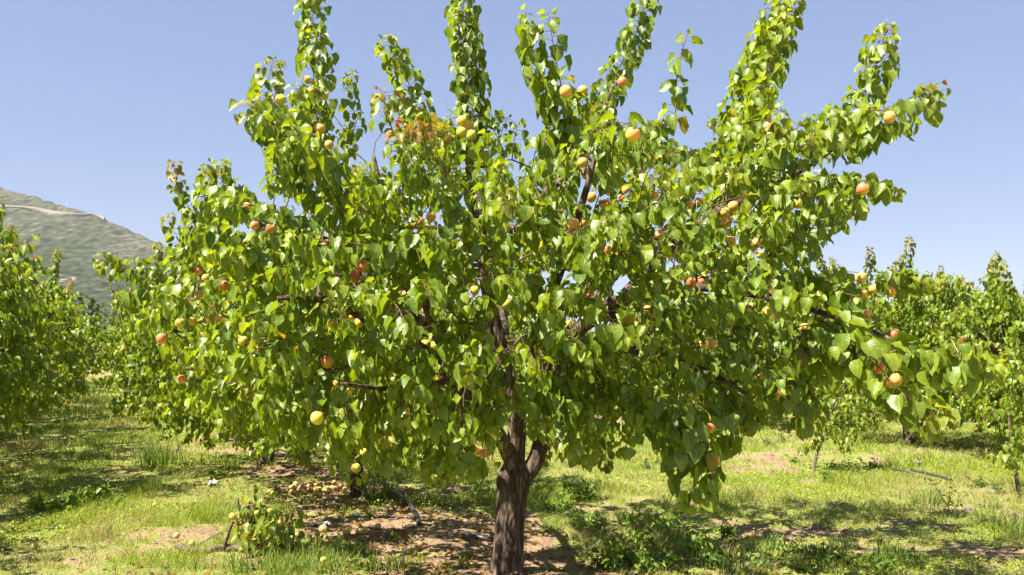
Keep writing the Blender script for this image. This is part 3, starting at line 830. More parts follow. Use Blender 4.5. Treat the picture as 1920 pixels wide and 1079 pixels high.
def build_large_tree():
    rng = np.random.default_rng(5)
    base = np.array([(951 - CX) / F * 5.27, 5.27, -0.03])
    t = thing('apricot_tree', 'large apricot tree laden with ripening fruit, thick furrowed trunk and tall upright leafy shoots', 'tree', base)
    off = lambda pts: np.asarray(pts) - base
    sk = Skeleton()
    # trunk with flared foot and furrowed bark
    tr = resample([np.append(P(px, py, 5.27), r / F * 5.27) for px, py, r in ((946, 1112, 42), (949, 1085, 34), (952, 1040, 29), (956, 985, 27), (959, 940, 28), (963, 905, 31), (966, 880, 27), (968, 855, 14))], 0.012)
    V, f = tube(off(tr[:, :3]), tr[:, 3], 72, 0.11, 2.0, 42)
    obj('trunk', mesh_tri('trunk', V, f), M_BARK, t)
    sk.add(tr[:-12, :3], -1)
    for k, lm in enumerate(LIMBS):
        w = resample([np.append(P(px, py, d), r * .84 / F * d) for px, py, d, r in lm], 0.03)
        V, f = tube(off(w[:, :3]), w[:, 3], 18, 0.11, 5.0 + 7 * k, 26)
        obj('limb', mesh_tri('limb', V, f), M_BARK, t)
        i = sk.near(w[0, :3], 0)
        sk.add(w[3::2, :3], i)
    # sawn stubs
    for (a, b, r) in (((597, 600, 3.75), (603, 538, 3.7), 7), ((1150, 600, 4.9), (1146, 560, 4.8), 9), ((935, 440, 5.18), (945, 418, 5.1), 11)):
        w = resample([P(*a), (P(*a) + P(*b)) / 2 + rng.normal(0, .008, 3), P(*b)], 0.02)
        V, f = tube(off(w), np.linspace(1.1, 0.85, len(w)) * r / F * a[2], 12, 0.12, a[0], 30)
        obj('stub', mesh_tri('stub', V, f), M_BARK if r > 8 else M_GREYWOOD, t)
    targets = []                     # (base point, shoot path, leaf size, gap, red, droop)
    for pts, sz, gap, red in SHOOTS:
        path = resample([P(*p) for p in pts], 0.05)
        targets.append((path, sz, gap * .68, red, 1.0, 0.066 if gap < .0125 else 0.036))
    poly = CROWN
    n = 0
    cells = []
    while n < 640:
        px = rng.uniform(200, 1700); py = rng.uniform(150, 890) if n < 570 else rng.uniform(180, 520)
        if not in_poly(px, py, poly): continue
        df, db = d_shell(px, py)
        u = rng.random()
        if u < 0.52: d = df + abs(rng.normal(0, 0.16)) * (db - df)
        elif u < 0.75: d = db - abs(rng.normal(0, 0.16)) * (db - df)
        else: d = rng.uniform(df, db)
        T = P(px, py, d)
        # keep shoots apart so that clumps and gaps form
        if cells and np.min(np.linalg.norm(np.array(cells) - T, axis=1)) < 0.12: continue
        cells.append(T)
        ax = np.array([0.0, 5.25, 0]); rad = T - ax; rad[2] = 0
        k = np.interp(py, [150, 400, 600, 800], [1.3, 0.75, 0.15, -0.5])
        dr = norm(rad) * 0.75 + np.array([0, 0, k]) + rng.normal(0, 0.3, 3)
        L = rng.uniform(0.22, 0.42) * (0.8 if py < 300 else 1)
        start = T - norm(dr) * L * 0.55
        path = shoot_path(start, dr, L, rng, np.interp(py, [200, 500, 800], [0.1, 0.5, 0.8]))
        e = project(path[[3, 6]])
        if not (in_poly(e[0, 0], e[0, 1], poly) and in_poly(e[1, 0], e[1, 1] - 6, poly)): continue
        sz = rng.uniform(0.056, 0.070)
        targets.append((path, sz, rng.uniform(0.0085, 0.012), 0.35 if rng.random() < 0.10 else 0.0, rng.uniform(0.85, 1.2), 0.034))
        n += 1
    fruit = []
    for px, py, dm, hue in APR:
        d = float(np.clip(0.053 * F / dm, 3.0, 5.9))
        df, db = d_shell(px, py)
        if py > 260 and 350 < px < 1600: d = min(max(d, df - 0.15), 5.6)
        fruit.append((P(px, py, d), dm / F * d, hue, d))
    order = sorted(range(len(targets)), key=lambda i: np.linalg.norm(targets[i][0][0] - np.array([0, 5.27, 1.2])))
    twigs, shoots, lv = [], [], []
    for i in order:
        path, sz, gap, red, droop, pet = targets[i]
        a, ids = sk.connect(path[0], rng)
        sk.weigh(ids[-1], 1.0)
        twigs.append((a, ids))
        sk.add(path[1:], ids[-1])
        shoots.append(path)
        lv += shoot_leaves(path, rng, sz, gap, 0.0, droop, red, True, pet)
        # spur leaves along the bearing twig
        if len(ids) > 4:
            tw = np.array([sk.p[k] for k in ids[len(ids) // 2:]])
            if len(tw) > 2: lv += shoot_leaves(tw, rng, sz * 0.9, 0.032, 0.0, 1.0, 0, False)
    fr_twigs = []
    for p, dm, hue, d in fruit:
        top = p + np.array([0, 0.002, dm * 0.46])
        a, ids = sk.connect(top, rng, 0.03)
        sk.weigh(ids[-1], 0.6); fr_twigs.append((a, ids))
        tw = np.array([sk.p[k] for k in ids[max(0, len(ids) - 5):]])
        if len(tw) > 2: lv += shoot_leaves(tw, rng, 0.066, 0.022, 0.0, 0.8, 0, False)
    me = twig_mesh('twigs', sk, twigs + fr_twigs, shoots)
    co = np.empty(len(me.vertices) * 3, np.float32); me.vertices.foreach_get('co', co)
    me.vertices.foreach_set('co', (co.reshape(-1, 3) - base).astype(np.float32).ravel()); me.update()
    obj('twigs', me, M_TWIG, t, kind='stuff')
    L = pack(lv)
    # leaves that would press against a fruit are left off
    ctr = L['base'] + norm(L['tip']) * L['size'][:, None] * 0.5
    pc = project(ctr); pcs = [project(L['base'] + norm(L['tip']) * L['size'][:, None] * k) for k in (0.15, 0.5, 0.85)]; keep = np.ones(len(ctr), bool)
    for p, dm, hue, d in fruit:
        q = project(p)[0]; rpx = dm / d * F * 0.5
        hit = np.zeros(len(ctr), bool)
        for pq in pcs:
            lr = 0.26 * L['size'] / pq[:, 2] * F
            hit |= (np.hypot(pq[:, 0] - q[0], pq[:, 1] - q[1]) < rpx * 0.82 + lr) & (pq[:, 2] < d + 0.03)
        keep &= ~(hit & (rng.random(len(ctr)) < 0.94))
    # the trunk fork stays open
    clear = (np.hypot((pc[:, 0] - 965) / 60, (pc[:, 1] - 900) / 95) < 1) & (pc[:, 2] < 5.3)
    keep &= ~(clear & (rng.random(len(ctr)) < 0.9))
    # gaps where the dark limbs show between the leaves
    for gx, gy, rx, ry, gd in GAPS:
        keep &= ~((np.hypot((pc[:, 0] - gx) / (rx + 3), (pc[:, 1] - gy) / (ry + 3)) < 1) & (pc[:, 2] < gd) & (rng.random(len(ctr)) < 0.85))
    L = {k: v[keep] for k, v in L.items()}; pc = pc[keep]
    # how much of each leaf shows: a small depth buffer
    W, Hh, S = 960, 540, 0.5
    zb = np.full((Hh, W), 1e9); ib = np.full((Hh, W), -1, int)
    y = norm(L['tip']); z = norm(L['nrm'] - y * np.sum(L['nrm'] * y, 1, keepdims=True))
    face = np.abs(np.sum(z * norm(ctr[keep] - np.array([0, 0, H])), 1))
    for i in np.argsort(-pc[:, 2]):
        r = 0.40 * L['size'][i] / pc[i, 2] * F * S * math.sqrt(max(face[i], 0.1))
        x0, x1 = int(pc[i, 0] * S - r), int(pc[i, 0] * S + r) + 1; y0, y1 = int(pc[i, 1] * S - r), int(pc[i, 1] * S + r) + 1
        x0, y0 = max(x0, 0), max(y0, 0)
        if x0 >= W or y0 >= Hh or x1 <= 0 or y1 <= 0: continue
        ib[y0:y1, x0:x1] = i
    seen = np.bincount(ib[ib >= 0].ravel(), minlength=len(pc))
    big = np.argsort(-seen)[:300]
    rest = np.ones(len(pc), bool); rest[big] = False
    for k in ('root', 'base'): L[k] = L[k] - base
    cr = leaf_stuff('crown', L, 'near', M_LEAF, t, rest)
    leaf_objects(L, big, M_LEAF, cr)
    for p, dm, hue, d in fruit:
        apricot(off(p), dm, hue, t, random)
    print('large tree leaves', len(pc), 'fruit', len(fruit))
    return t
build_large_tree()

# ------------------------------------------------------------------ other orchard trees
def build_orchard_tree(seed, height, radius, label, nshoot=150, spires=14, nfruit=14, redness=0.3, size=0.078, trunk_r=0.085, trunk_h=0.5, low=0.35):
    rng = np.random.default_rng(seed)
    t = thing('apricot_tree', label, 'tree')
    sk = Skeleton()
    lean = rng.normal(0, 0.06, 2)
    tr = resample([(0, 0, -0.08, trunk_r * 1.35), (0.01, 0, 0.03, trunk_r * 1.05), (lean[0] * .5, lean[1] * .5, trunk_h * .6, trunk_r * .9), (lean[0], lean[1], trunk_h, trunk_r * 0.95), (lean[0] * 1.1, lean[1] * 1.1, trunk_h + .06, trunk_r * .5)], 0.05)
    V, f = tube(tr[:, :3], tr[:, 3], 14, 0.10, seed, 30)
    obj('trunk', mesh_tri('trunk', V, f), M_BARK, t)
    sk.add(tr[:, :3], -1)
    nl = 6
    for k in range(nl):
        a = 2 * math.pi * (k + rng.uniform(-.25, .25)) / nl
        R = radius * rng.uniform(.55, .8); hh = height * rng.uniform(.55, .75)
        w = resample([(lean[0], lean[1], trunk_h * .85, trunk_r * .6), (lean[0] + math.cos(a) * R * .35, lean[1] + math.sin(a) * R * .35, trunk_h + (hh - trunk_h) * .4, trunk_r * .45),
                      (math.cos(a + .15) * R * .75, math.sin(a + .15) * R * .75, trunk_h + (hh - trunk_h) * .75, trunk_r * .28), (math.cos(a + .1) * R, math.sin(a + .1) * R, hh, trunk_r * .12)], 0.08)
        V, f = tube(w[:, :3], w[:, 3], 8, 0.10, seed + 3 * k, 26)
        obj('limb', mesh_tri('limb', V, f), M_BARK, t)
        sk.add(w[2:, :3], sk.near(w[0, :3], 0))
    tg = []
    for k in range(spires):
        a = rng.uniform(0, 6.28); R = radius * math.sqrt(rng.random()) * .8
        b = np.array([math.cos(a) * R, math.sin(a) * R, height * rng.uniform(.62, .74)])
        L = height * rng.uniform(.10, .30)
        tg.append((shoot_path(b, [math.cos(a) * .25, math.sin(a) * .25, 1], L, rng, 0.0), size * .95, 0.0095, redness * rng.choice([0, 1, 1.6]), 0.9))
    n = 0
    while n < nshoot:
        v = norm(rng.normal(0, 1, 3)); s = rng.random() ** 0.28
        p = np.array([v[0] * radius * s, v[1] * radius * s, 0])
        zc = low + (height * .86 - low) * (0.5 + 0.5 * v[2] * s)
        p[2] = zc
        if zc < low + 0.25 and np.hypot(*p[:2]) < radius * .35: continue
        k = np.interp(zc / height, [0.1, .4, .8], [-.6, .2, 1.1])
        dr = np.array([v[0], v[1], 0]) * .8 + np.array([0, 0, k]) + rng.normal(0, .25, 3)
        L = rng.uniform(.26, .5)
        q = shoot_path(p - norm(dr) * L * .6, dr, L, rng, .45)
        if q[:, 2].min() < 0.12: continue
        tg.append((q, size * rng.uniform(.9, 1.1), rng.uniform(.016, .022), redness if rng.random() < .2 else 0, 1.0)); n += 1
    tg.sort(key=lambda g: np.linalg.norm(g[0][0] - np.array([0, 0, trunk_h])))
    tw, sh, lv = [], [], []
    for q, sz, gap, red, dp in tg:
        a, ids = sk.connect(q[0], rng, 0.12); sk.weigh(ids[-1], 1); tw.append((a, ids)); sk.add(q[1:], ids[-1]); sh.append(q[[0, 2, 4, 6]])
        lv += shoot_leaves(q, rng, sz, gap, 0, dp, red)
    obj('twigs', twig_mesh('twigs', sk, tw, sh, 0.0024, 4), M_TWIG, t, kind='stuff')
    L = pack(lv)
    leaf_stuff('crown', L, 'far', M_LEAF_FAR, t, petiole=False)
    rr = random.Random(seed)
    for k in range(nfruit):
        a = rng.uniform(0, 6.28); zc = rng.uniform(low + .3, height * .7)
        R = radius * math.sqrt(max(.1, 1 - ((zc - height * .42) / (height * .5)) ** 2)) * rng.uniform(.85, .98)
        p = np.array([math.cos(a) * R, math.sin(a) * R, zc])
        i = sk.near(p, 0); p = sk.p[i] + np.array([math.cos(a) * .02, math.sin(a) * .02, -0.03])
        apricot(p, rng.uniform(.044, .056), rng.uniform(.1, .9), t, rr, far=True)
    return t

def rowpt(u0, y, dx=0.0):
    """point on the row whose line is u0 (m along x from the large tree's row)"""
    x = 2.56 + u0 + ROW_K * y + dx
    return (x, y, float(gh(x, y)) - 0.01)

def place(proto, used, loc, rz, scale, label, group=None):
    if proto.name not in used:
        used.add(proto.name)
        proto.location = loc; proto.rotation_euler = (0, 0, rz); proto.scale = (scale,) * 3 if not isinstance(scale, tuple) else scale
        proto['label'] = label
        if group: proto['group'] = group
        return proto
    return copy_tree(proto, loc, rz, scale, label, group)

pr = [build_orchard_tree(41, 2.75, 1.65, 'x', 360, 11, 14, .35), build_orchard_tree(42, 2.6, 1.75, 'x', 370, 12, 12, .45, low=.3), build_orchard_tree(43, 2.9, 1.55, 'x', 350, 15, 12, .45), build_orchard_tree(44, 2.5, 1.6, 'x', 340, 9, 16, .25, low=.25)]
used = set()
# the row of the large tree, going away
gp = G(672, 932); place(pr[0], used, (gp[0], gp[1], gp[2]), 0.6, 0.92, 'slimmer apricot tree close behind the large tree, pile of dropped fruit at its foot')
gp = G(498, 872); place(pr[1], used, (gp[0], gp[1], gp[2]), 2.1, 1.0, 'apricot tree with leaning dark trunk, third in the row of the large tree')
far_row = [(13.3, 2, .98), (16.0, 3, 1.0), (18.6, 0, .95), (21.4, 2, 1.0), (24.3, 1, .93), (27.2, 3, 1.0), (30.5, 0, 1.0), (34.0, 2, 1.0)]
for k, (y, v, s) in enumerate(far_row):
    lb = ('apricot tree behind the leaning dark trunk, fourth in the row of the large tree', 'apricot tree fifth in the row of the large tree')[k] if k < 2 else 'small apricot tree far down the row of the large tree'
    place(pr[v], used, rowpt(0.15, y, random.uniform(-.12, .12)), random.uniform(0, 6.28), s, lb, None if k < 2 else 'apricot trees far down the row of the large tree')
# the row left of the grassy aisle
place(pr[0], used, (-5.85, 7.7, 0), 2.9, (1.10, 1.10, 1.2), 'apricot tree beside the aisle whose tall shoot tips reach over the grass')
place(pr[3], used, (-4.9, 4.95, 0), 2.4, .93, 'apricot tree whose shade falls over the bare soil beside the fallen branch')
left = [(10.6, 1, .93, -.25), (13.2, 2, .98, -.1), (15.8, 1, 1.0, .1), (18.4, 0, .97, .15), (21.0, 3, 1.0, .2), (23.8, 2, .95, .1), (26.8, 1, .98, .2), (30.0, 0, 1.0, .2), (33.5, 3, 1.0, .2)]
for k, (y, v, s, dx) in enumerate(left):
    lb = ('red-tipped apricot tree, second in the row left of the grassy aisle', 'apricot tree third in the row left of the grassy aisle', 'red-tipped apricot tree fourth in the row left of the grassy aisle')[k] if k < 3 else 'small apricot tree far down the row left of the grassy aisle'
    place(pr[v], used, rowpt(-4.0, y, dx), random.uniform(0, 6.28), s * 1.1, lb, None if k < 3 else 'apricot trees far down the left row')
# rows on the right
gp = G(1705, 832); place(pr[2], used, (gp[0], gp[1], gp[2]), .4, (1.0, 1.0, .96), 'apricot tree with short dark trunk standing behind the black pipe')
right = [(9.2, 10.6, 1, .95), (10.2, 10.1, 3, 1.0)]
right_rows = [(9.2, 15.4, 1, .98), (9.2, 18.0, 0, 1.0), (9.2, 20.8, 3, 1.0), (9.2, 23.5, 2, 1.0), (9.2, 26.5, 1, 1.0), (13.6, 17.0, 0, 1.02), (13.6, 19.8, 2, 1.0), (13.6, 22.6, 1, 1.05), (13.6, 25.6, 3, 1.0), (13.6, 14.4, 2, 1.0),
              (5.3, 16.6, 2, .85), (5.3, 19.3, 1, .95), (5.3, 22.1, 0, 1.0), (5.3, 25.0, 3, 1.0), (5.3, 28.2, 1, 1.0), (18.0, 22.0, 1, 1.05), (18.0, 25.0, 0, 1.05), (18.0, 19.0, 3, 1.05)]
place(pr[1], used, rowpt(9.1, 11.0, .25), 1.9, 1.0, 'red-tipped apricot tree beside the slim sapling with straight stem')
for (u0, y, v, s) in right_rows:
    lb = {5.3: 'apricot tree in the row of the two saplings, seen under the large crown', 9.2: 'apricot tree further along the row of the short dark trunk', 13.6: 'apricot tree in the second row behind the black pipe', 18.0: 'apricot tree in the farthest row behind the black pipe'}[u0]
    place(pr[v], used, rowpt(u0, y, random.uniform(-.15, .15)), random.uniform(0, 6.28), (s * random.uniform(.95, 1.15), s * random.uniform(.95, 1.15), s * random.uniform(.86, 1.06)), lb, lb.replace('apricot tree', 'apricot trees'))

# ------------------------------------------------------------------ saplings
def build_sapling(trunk_px, clouds, label, seed, r0=0.016):
    rng = np.random.default_rng(seed)
    g0 = G(*trunk_px[0]); d = g0[1]
    base = g0 + np.array([0, 0, -0.03])
    t = thing('apricot_sapling', label, 'sapling', base)
    pts = [base] + [P(px, py, d + 0.02 * i) for i, (px, py) in enumerate(trunk_px[1:])]
    w = resample(pts, 0.04)
    V, f = tube(w - base, np.linspace(r0, r0 * .45, len(w)), 10, .08, seed, 60)
    obj('trunk', mesh_tri('trunk', V, f), M_GREYWOOD, t)
    sk = Skeleton(); sk.add(w[len(w) // 3:], -1)
    tw, sh, lv = [], [], []
    for (px, py, sx, sy, n) in clouds:
        for k in range(n):
            T = P(px + rng.normal(0, sx), py + rng.normal(0, sy), d + rng.normal(0, .18))
            dr = (T - w[-1]) * np.array([1, 1, .4]) + np.array([0, 0, .1]) + rng.normal(0, .15, 3)
            q = shoot_path(T - norm(dr) * .1, dr, .22, rng, .5)
            a, ids = sk.connect(q[0], rng, .06); sk.weigh(ids[-1], 1); tw.append((a, ids)); sk.add(q[1:], ids[-1]); sh.append(q)
            lv += shoot_leaves(q, rng, .068, .018, 0, .9, 0.25)
    me = twig_mesh('twigs', sk, tw, sh, .0022, 4)
    co = np.empty(len(me.vertices) * 3, np.float32); me.vertices.foreach_get('co', co); me.vertices.foreach_set('co', (co.reshape(-1, 3) - base).astype(np.float32).ravel()); me.update()
    obj('twigs', me, M_TWIG, t, kind='stuff')
    L = pack(lv); L['base'] = L['base'] - base; L['root'] = L['root'] - base
    idx = np.argsort(L['base'][:, 1])
    rest = np.ones(len(idx), bool); rest[idx[:140]] = False
    cr = leaf_stuff('crown', L, 'near', M_LEAF, t, rest)
    leaf_objects(L, idx[:140], M_LEAF, cr)
build_sapling([(1526, 884), (1530, 858), (1541, 825), (1552, 790), (1575, 745)], [(1580, 770, 48, 32, 22), (1545, 800, 25, 18, 6), (1625, 760, 30, 25, 7), (1580, 815, 14, 12, 3)], 'young sapling with thin pale crooked stem and loose yellow-green leaves', 71)
build_sapling([(1911, 924), (1905, 890), (1899, 850), (1893, 790), (1888, 730)], [(1888, 760, 26, 45, 20), (1900, 690, 22, 25, 8), (1890, 840, 16, 16, 5), (1930, 760, 20, 50, 10)], 'young sapling with slim straight dark stem and drooping leaves', 72, 0.020)

# ------------------------------------------------------------------ far wood below the hill
def build_far_wood():
    rng = np.random.default_rng(77)
    lv = []
    for k in range(70):
        y = rng.uniform(110, 420); px = rng.uniform(-250, 700)
        x = (px - CX) / F * y
        hgt = rng.uniform(4.5, 8.5); R = rng.uniform(2.0, 3.6)
        c = np.array([x, y, hgt * .55])
        tint = rng.uniform(.5, 1.1)
        for j in range(230):
            v = norm(rng.normal(0, 1, 3)) * rng.uniform(.6, 1.05)
            p = c + v * np.array([R, R, hgt * .5])
            lv.append((p, p, norm(v + rng.normal(0, .5, 3) + [0, 0, -.5]), norm(v + [0, 0, .6] + rng.normal(0, .4, 3)), rng.uniform(.5, .9), 1.0, np.array([.06, .10, .028]) * tint * rng.uniform(.7, 1.25), rng.integers(0, 16)))
    L = pack(lv)
    o = leaf_stuff('far_wood', L, 'far', M_LEAF_FAR, None, petiole=False)
    tag(o, 'belt of dark trees between the orchard and the hill', 'wood')
build_far_wood()

# ------------------------------------------------------------------ grass
def build_grass():
    rng = np.random.default_rng(9)
    Vs, Fs, Cs = [], [], []
    off = 0
    bands = [(4.4, 7.0, 4600, .040, .0030), (7.0, 10.0, 2600, .042, .0042), (10, 15, 1100, .048, .0065), (15, 24, 330, .055, .012), (24, 40, 70, .07, .026)]
    for y0, y1, dens, hgt, wid in bands:
        xm = 0.66 * y1 + .6
        n = int(dens * 2 * xm * (y1 - y0))
        x = rng.uniform(-xm, xm, n); y = rng.uniform(y0, y1, n)
        k = np.abs(x) < 0.66 * y + .6
        x, y = x[k], y[k]
        m = grass_mask(x, y)
        k = rng.random(len(x)) < np.clip((m - 0.28) * 1.6, 0.03, 1)
        x, y, m = x[k], y[k], m[k]
        n = len(x)
        cl = vnoise(x * 3.1 + 7, y * 3.1, 61); cl2 = vnoise(x * 0.9, y * 0.9 + 3, 62); dry = vnoise(x * 1.4 + 2, y * 1.1 + 8, 63)
        fine = vnoise(x * 8 + 3, y * 8, 64)
        h = hgt * (0.35 + 1.9 * cl * fine * (0.5 + m) + .5 * cl ** 2) * rng.uniform(.45, 1.6, n) * (0.85 + .5 * (cl2 > .6))
        a = rng.uniform(0, 6.28, n); lean = rng.uniform(.2, 1.1, n)
        w = wid * rng.uniform(.6, 1.4, n)
        z = gh(x, y) - .004
        p = np.stack([x, y, z], 1)
        s = np.stack([-np.sin(a + 1.2), np.cos(a + 1.2), 0 * a], 1) * (w / 2)[:, None]
        ld = np.stack([np.cos(a), np.sin(a), 0 * a], 1)
        m1 = p + ld * (h * lean * .35)[:, None]; m1[:, 2] += h * .62
        tp = p + ld * (h * lean)[:, None]; tp[:, 2] += h * (1 - .25 * lean)
        V = np.stack([p - s, p + s, m1 + s * .8, m1 - s * .8, tp], 1).reshape(-1, 3)
        Fc = (np.array([[0, 1, 2], [0, 2, 3], [3, 2, 4]])[None] + (np.arange(n) * 5)[:, None, None]).reshape(-1, 3)
        g = np.array([0.22, 0.345, 0.04]); yl = np.array([0.46, 0.51, 0.075]); st = np.array([0.52, 0.44, 0.20])
        u = np.clip(rng.normal(.45, .3, n) + (cl2 - .5) * .6, 0, 1)[:, None]
        c = g * (1 - u) + yl * u
        sd = (rng.random(n) < np.clip((dry - .5) * 1.8 + .10 + .35 * (m < .5), 0.05, .7))[:, None]
        c = np.where(sd, st * rng.uniform(.7, 1.15, (n, 1)), c * rng.uniform(.75, 1.2, (n, 1)))
        c = np.concatenate([c, np.ones((n, 1))], 1).repeat(5, 0)
        Vs.append(V); Fs.append(Fc + off); Cs.append(c); off += len(V)
    V = np.concatenate(Vs); Fc = np.concatenate(Fs)
    print('grass tris', len(Fc))
    o = obj('grass', mesh_tri('grass', V, Fc, True, {'col': np.concatenate(Cs)}), M_GRASS, kind='stuff')
    tag(o, 'short sunlit green and straw-coloured grass over the orchard floor', 'grass')

def build_mats():
    """low leafy ground cover: small round leaves"""
    rng = np.random.default_rng(19)
    n = 85000
    y = 4.5 * (16 / 4.5) ** rng.random(n); x = rng.uniform(-1, 1, n) * (0.66 * y + .4)
    cl = vnoise(x * 1.1 + 3, y * 1.1 + 20, 71) + .25 * (vnoise(x * 4, y * 4, 72) - .5)
    right = np.clip((x - 0.2 * y - .3) * .5, -.1, .22)
    k = (cl + right > .60) & (grass_mask(x, y) > .38)
    x, y = x[k], y[k]; n = len(x)
    sz = rng.uniform(.010, .022, n) * np.clip(y / 8, .9, 1.8)
    base = np.stack([x, y, gh(x, y) + rng.uniform(.01, .06, n) * np.clip((cl[k] - .45) * 2.5, .3, 1.3)], 1)
    a = rng.uniform(0, 6.28, n)
    tip = np.stack([np.cos(a), np.sin(a), rng.normal(-.05, .25, n)], 1)
    nr = np.stack([rng.normal(0, .35, n), rng.normal(-.15, .35, n), np.ones(n)], 1)
    u = rng.random((n, 1))
    col = (np.array([.19, .30, .03]) * (1 - u) + np.array([.39, .46, .05]) * u) * rng.uniform(.75, 1.15, (n, 1))
    L = {'root': base, 'base': base, 'tip': tip, 'nrm': nr, 'size': sz, 'wid': np.full(n, 1.0), 'col': col, 'proto': rng.integers(0, 10, n)}
    o = leaf_stuff('ground_cover', L, 'far', M_WEED, None, petiole=False)
    tag(o, 'low mats of small-leaved weeds creeping between the grass', 'weeds')
build_grass()
build_mats()

# ------------------------------------------------------------------ single weeds and grass tufts
def tuft_mesh(seed, n=46, h=.22, w=.007, spread=.09, arch=.9, col=(.15, .24, .035)):
    r = np.random.default_rng(seed); acc = Acc()
    for i in range(n):
        a = r.uniform(0, 6.28); b = np.array([r.normal(0, spread * .35), r.normal(0, spread * .35), -.01]); L = h * r.uniform(.5, 1.2); ar = arch * r.uniform(.3, 1.2)
        d = np.array([math.cos(a), math.sin(a), 0]); s = np.array([-d[1], d[0], 0]) * w / 2
        pts = []
        for t in (0, .35, .7, 1):
            c = b + d * L * (.15 * t + .6 * ar * t * t) + np.array([0, 0, L * (t - .45 * ar * t * t)])
            k = 1 - .9 * t ** 2; pts += [c - s * k, c + s * k]
        f = [(0, 1, 3), (0, 3, 2), (2, 3, 5), (2, 5, 4), (4, 5, 7), (4, 7, 6)]
        c = np.array(col) * r.uniform(.75, 1.3) * np.array([r.uniform(.8, 1.3), 1, 1])
        acc.add(np.array(pts), f, np.tile(np.append(c, 1), (8, 1)))
    V, Fc, A = acc.out()
    return mesh_tri('blades', V, Fc, True, {'col': A})

def weed_proto(seed, stems=7, h=.22, leaf=.05, col=(.09, .17, .028), lab='x', rosette=False, wid=.55):
    r = np.random.default_rng(seed)
    t = thing('leafy_weed', lab, 'weed')
    acc = Acc(); lv = []
    for k in range(stems):
        a = r.uniform(0, 6.28); b = np.array([r.normal(0, .03), r.normal(0, .03), -.01])
        d = np.array([math.cos(a) * .5, math.sin(a) * .5, 1.0]) if not rosette else np.array([math.cos(a), math.sin(a), .35])
        q = shoot_path(b, d, h * r.uniform(.6, 1.1), r, .2, 6)
        acc.add(*tube(q, np.linspace(.0028, .0012, 6), 4))
        for l in shoot_leaves(q, r, leaf, .022 if not rosette else .03, .12, .15, 0, True, .008):
            c = np.array(col) * r.uniform(.75, 1.35) * np.array([r.uniform(.85, 1.4), 1, 1])
            lv.append(l[:5] + (wid,) + (c,) + l[7:])
    V, Fc, _ = acc.out()
    c = np.tile(np.array([.12, .15, .05, 1]), (len(V), 1))
    obj('stem', mesh_tri('stem', V, Fc, True, {'col': c}), M_WEED, t)
    leaf_stuff('foliage', pack(lv), 'far', M_WEED, t, petiole=False)
    return t

def tuft_proto(seed, lab, **kw):
    t = thing('grass_tuft', lab, 'grass tuft')
    obj('blades', tuft_mesh(seed, **kw), M_GRASS, t, kind='stuff')
    return t

def scatter(proto, spots, label, group, rng, smin=.8, smax=1.25):
    for k, (px, py) in enumerate(spots):
        g = G(px, py)
        s = rng.uniform(smin, smax)
        if k == 0:
            proto.location = g; proto.rotation_euler = (0, 0, rng.uniform(0, 6.28)); proto.scale = (s,) * 3; proto['label'] = label
            if group: proto['group'] = group
        else:
            copy_tree(proto, g, rng.uniform(0, 6.28), s, label, group)

R2 = random.Random(31)
LW = 'bushy leafy weed in the shade right of the thick trunk'
scatter(weed_proto(51, 9, .20, .055, (.15, .27, .035)), [(1030, 960), (1062, 955), (1090, 985), (1120, 1000), (1150, 1030), (1165, 1060), (1205, 1030), (1130, 1070), (1240, 1060), (1100, 940), (1180, 990), (1020, 925), (1065, 920), (1250, 1000), (1300, 1040), (1215, 1075)], LW, 'bushy weeds right of the thick trunk', R2)
scatter(weed_proto(52, 10, .14, .05, (.13, .22, .03)), [(1340, 1060), (1390, 1030), (1430, 1065), (1480, 1040), (1560, 1060), (1650, 1072), (1510, 1075), (1365, 1005)], 'low bright weed in the shaded grass under the right side of the large crown', 'low weeds in the shaded grass', R2)
scatter(weed_proto(53, 9, .17, .06, (.13, .24, .03)), [(150, 945), (185, 938), (120, 962), (205, 955), (75, 960)], 'dark broad-leaved weed growing in the tree shade across the grassy aisle', 'dark weeds in the aisle', R2)
scatter(weed_proto(54, 12, .12, .06, (.17, .27, .04), rosette=True), [(400, 891)], 'bright yellow-green rosette weed on bare soil beyond the white scrap', None, R2, 1.1, 1.2)
scatter(weed_proto(55, 12, .10, .05, (.15, .25, .04), rosette=True), [(745, 1010), (770, 1045), (815, 985), (860, 1065), (700, 1055), (1095, 1050), (1040, 1075), (890, 1045), (640, 1065), (560, 1050)], 'small bright weed sprouting near the foot of the large tree', 'small weeds near the large trunk', R2)
scatter(weed_proto(56, 8, .16, .045, (.12, .21, .03)), [(1210, 880), (1245, 870), (1020, 880), (1440, 835), (1465, 830), (1490, 870), (1560, 880), (1590, 890), (1640, 882), (1550, 905), (1870, 925), (1840, 915)], 'leafy green weed clump on the open grass near the saplings', 'weed clumps near the saplings', R2)
scatter(weed_proto(57, 3, .42, .035, (.10, .16, .03), wid=.35), [(1781, 965)], 'tall thin thistle-like weed standing alone in the sunny grass', None, R2, 1, 1.05)
TL = 'arching bright grass tuft at the foot of the slimmer tree'
scatter(tuft_proto(61, 'x', h=.30, arch=1.0, w=.010), [(702, 945), (722, 938), (690, 938)], TL, 'grass tufts at the slimmer tree', R2, .8, 1.1)
scatter(tuft_proto(62, 'x', n=70, h=.30, arch=.6, spread=.22), [(290, 878), (268, 870), (310, 872), (282, 862)], 'tall dense grass tuft standing in the aisle beside the third tree', 'tall grass tufts in the aisle', R2, 1.0, 1.3)
scatter(tuft_proto(63, 'x', n=50, h=.17, arch=.7, spread=.16), [(500, 1060), (545, 1065), (590, 1045), (630, 1050), (450, 1072), (570, 1075), (700, 1070), (660, 1040), (520, 1078), (745, 1065), (620, 1078)], 'green grass tuft in front of the fallen branch', 'grass tufts before the fallen branch', R2)
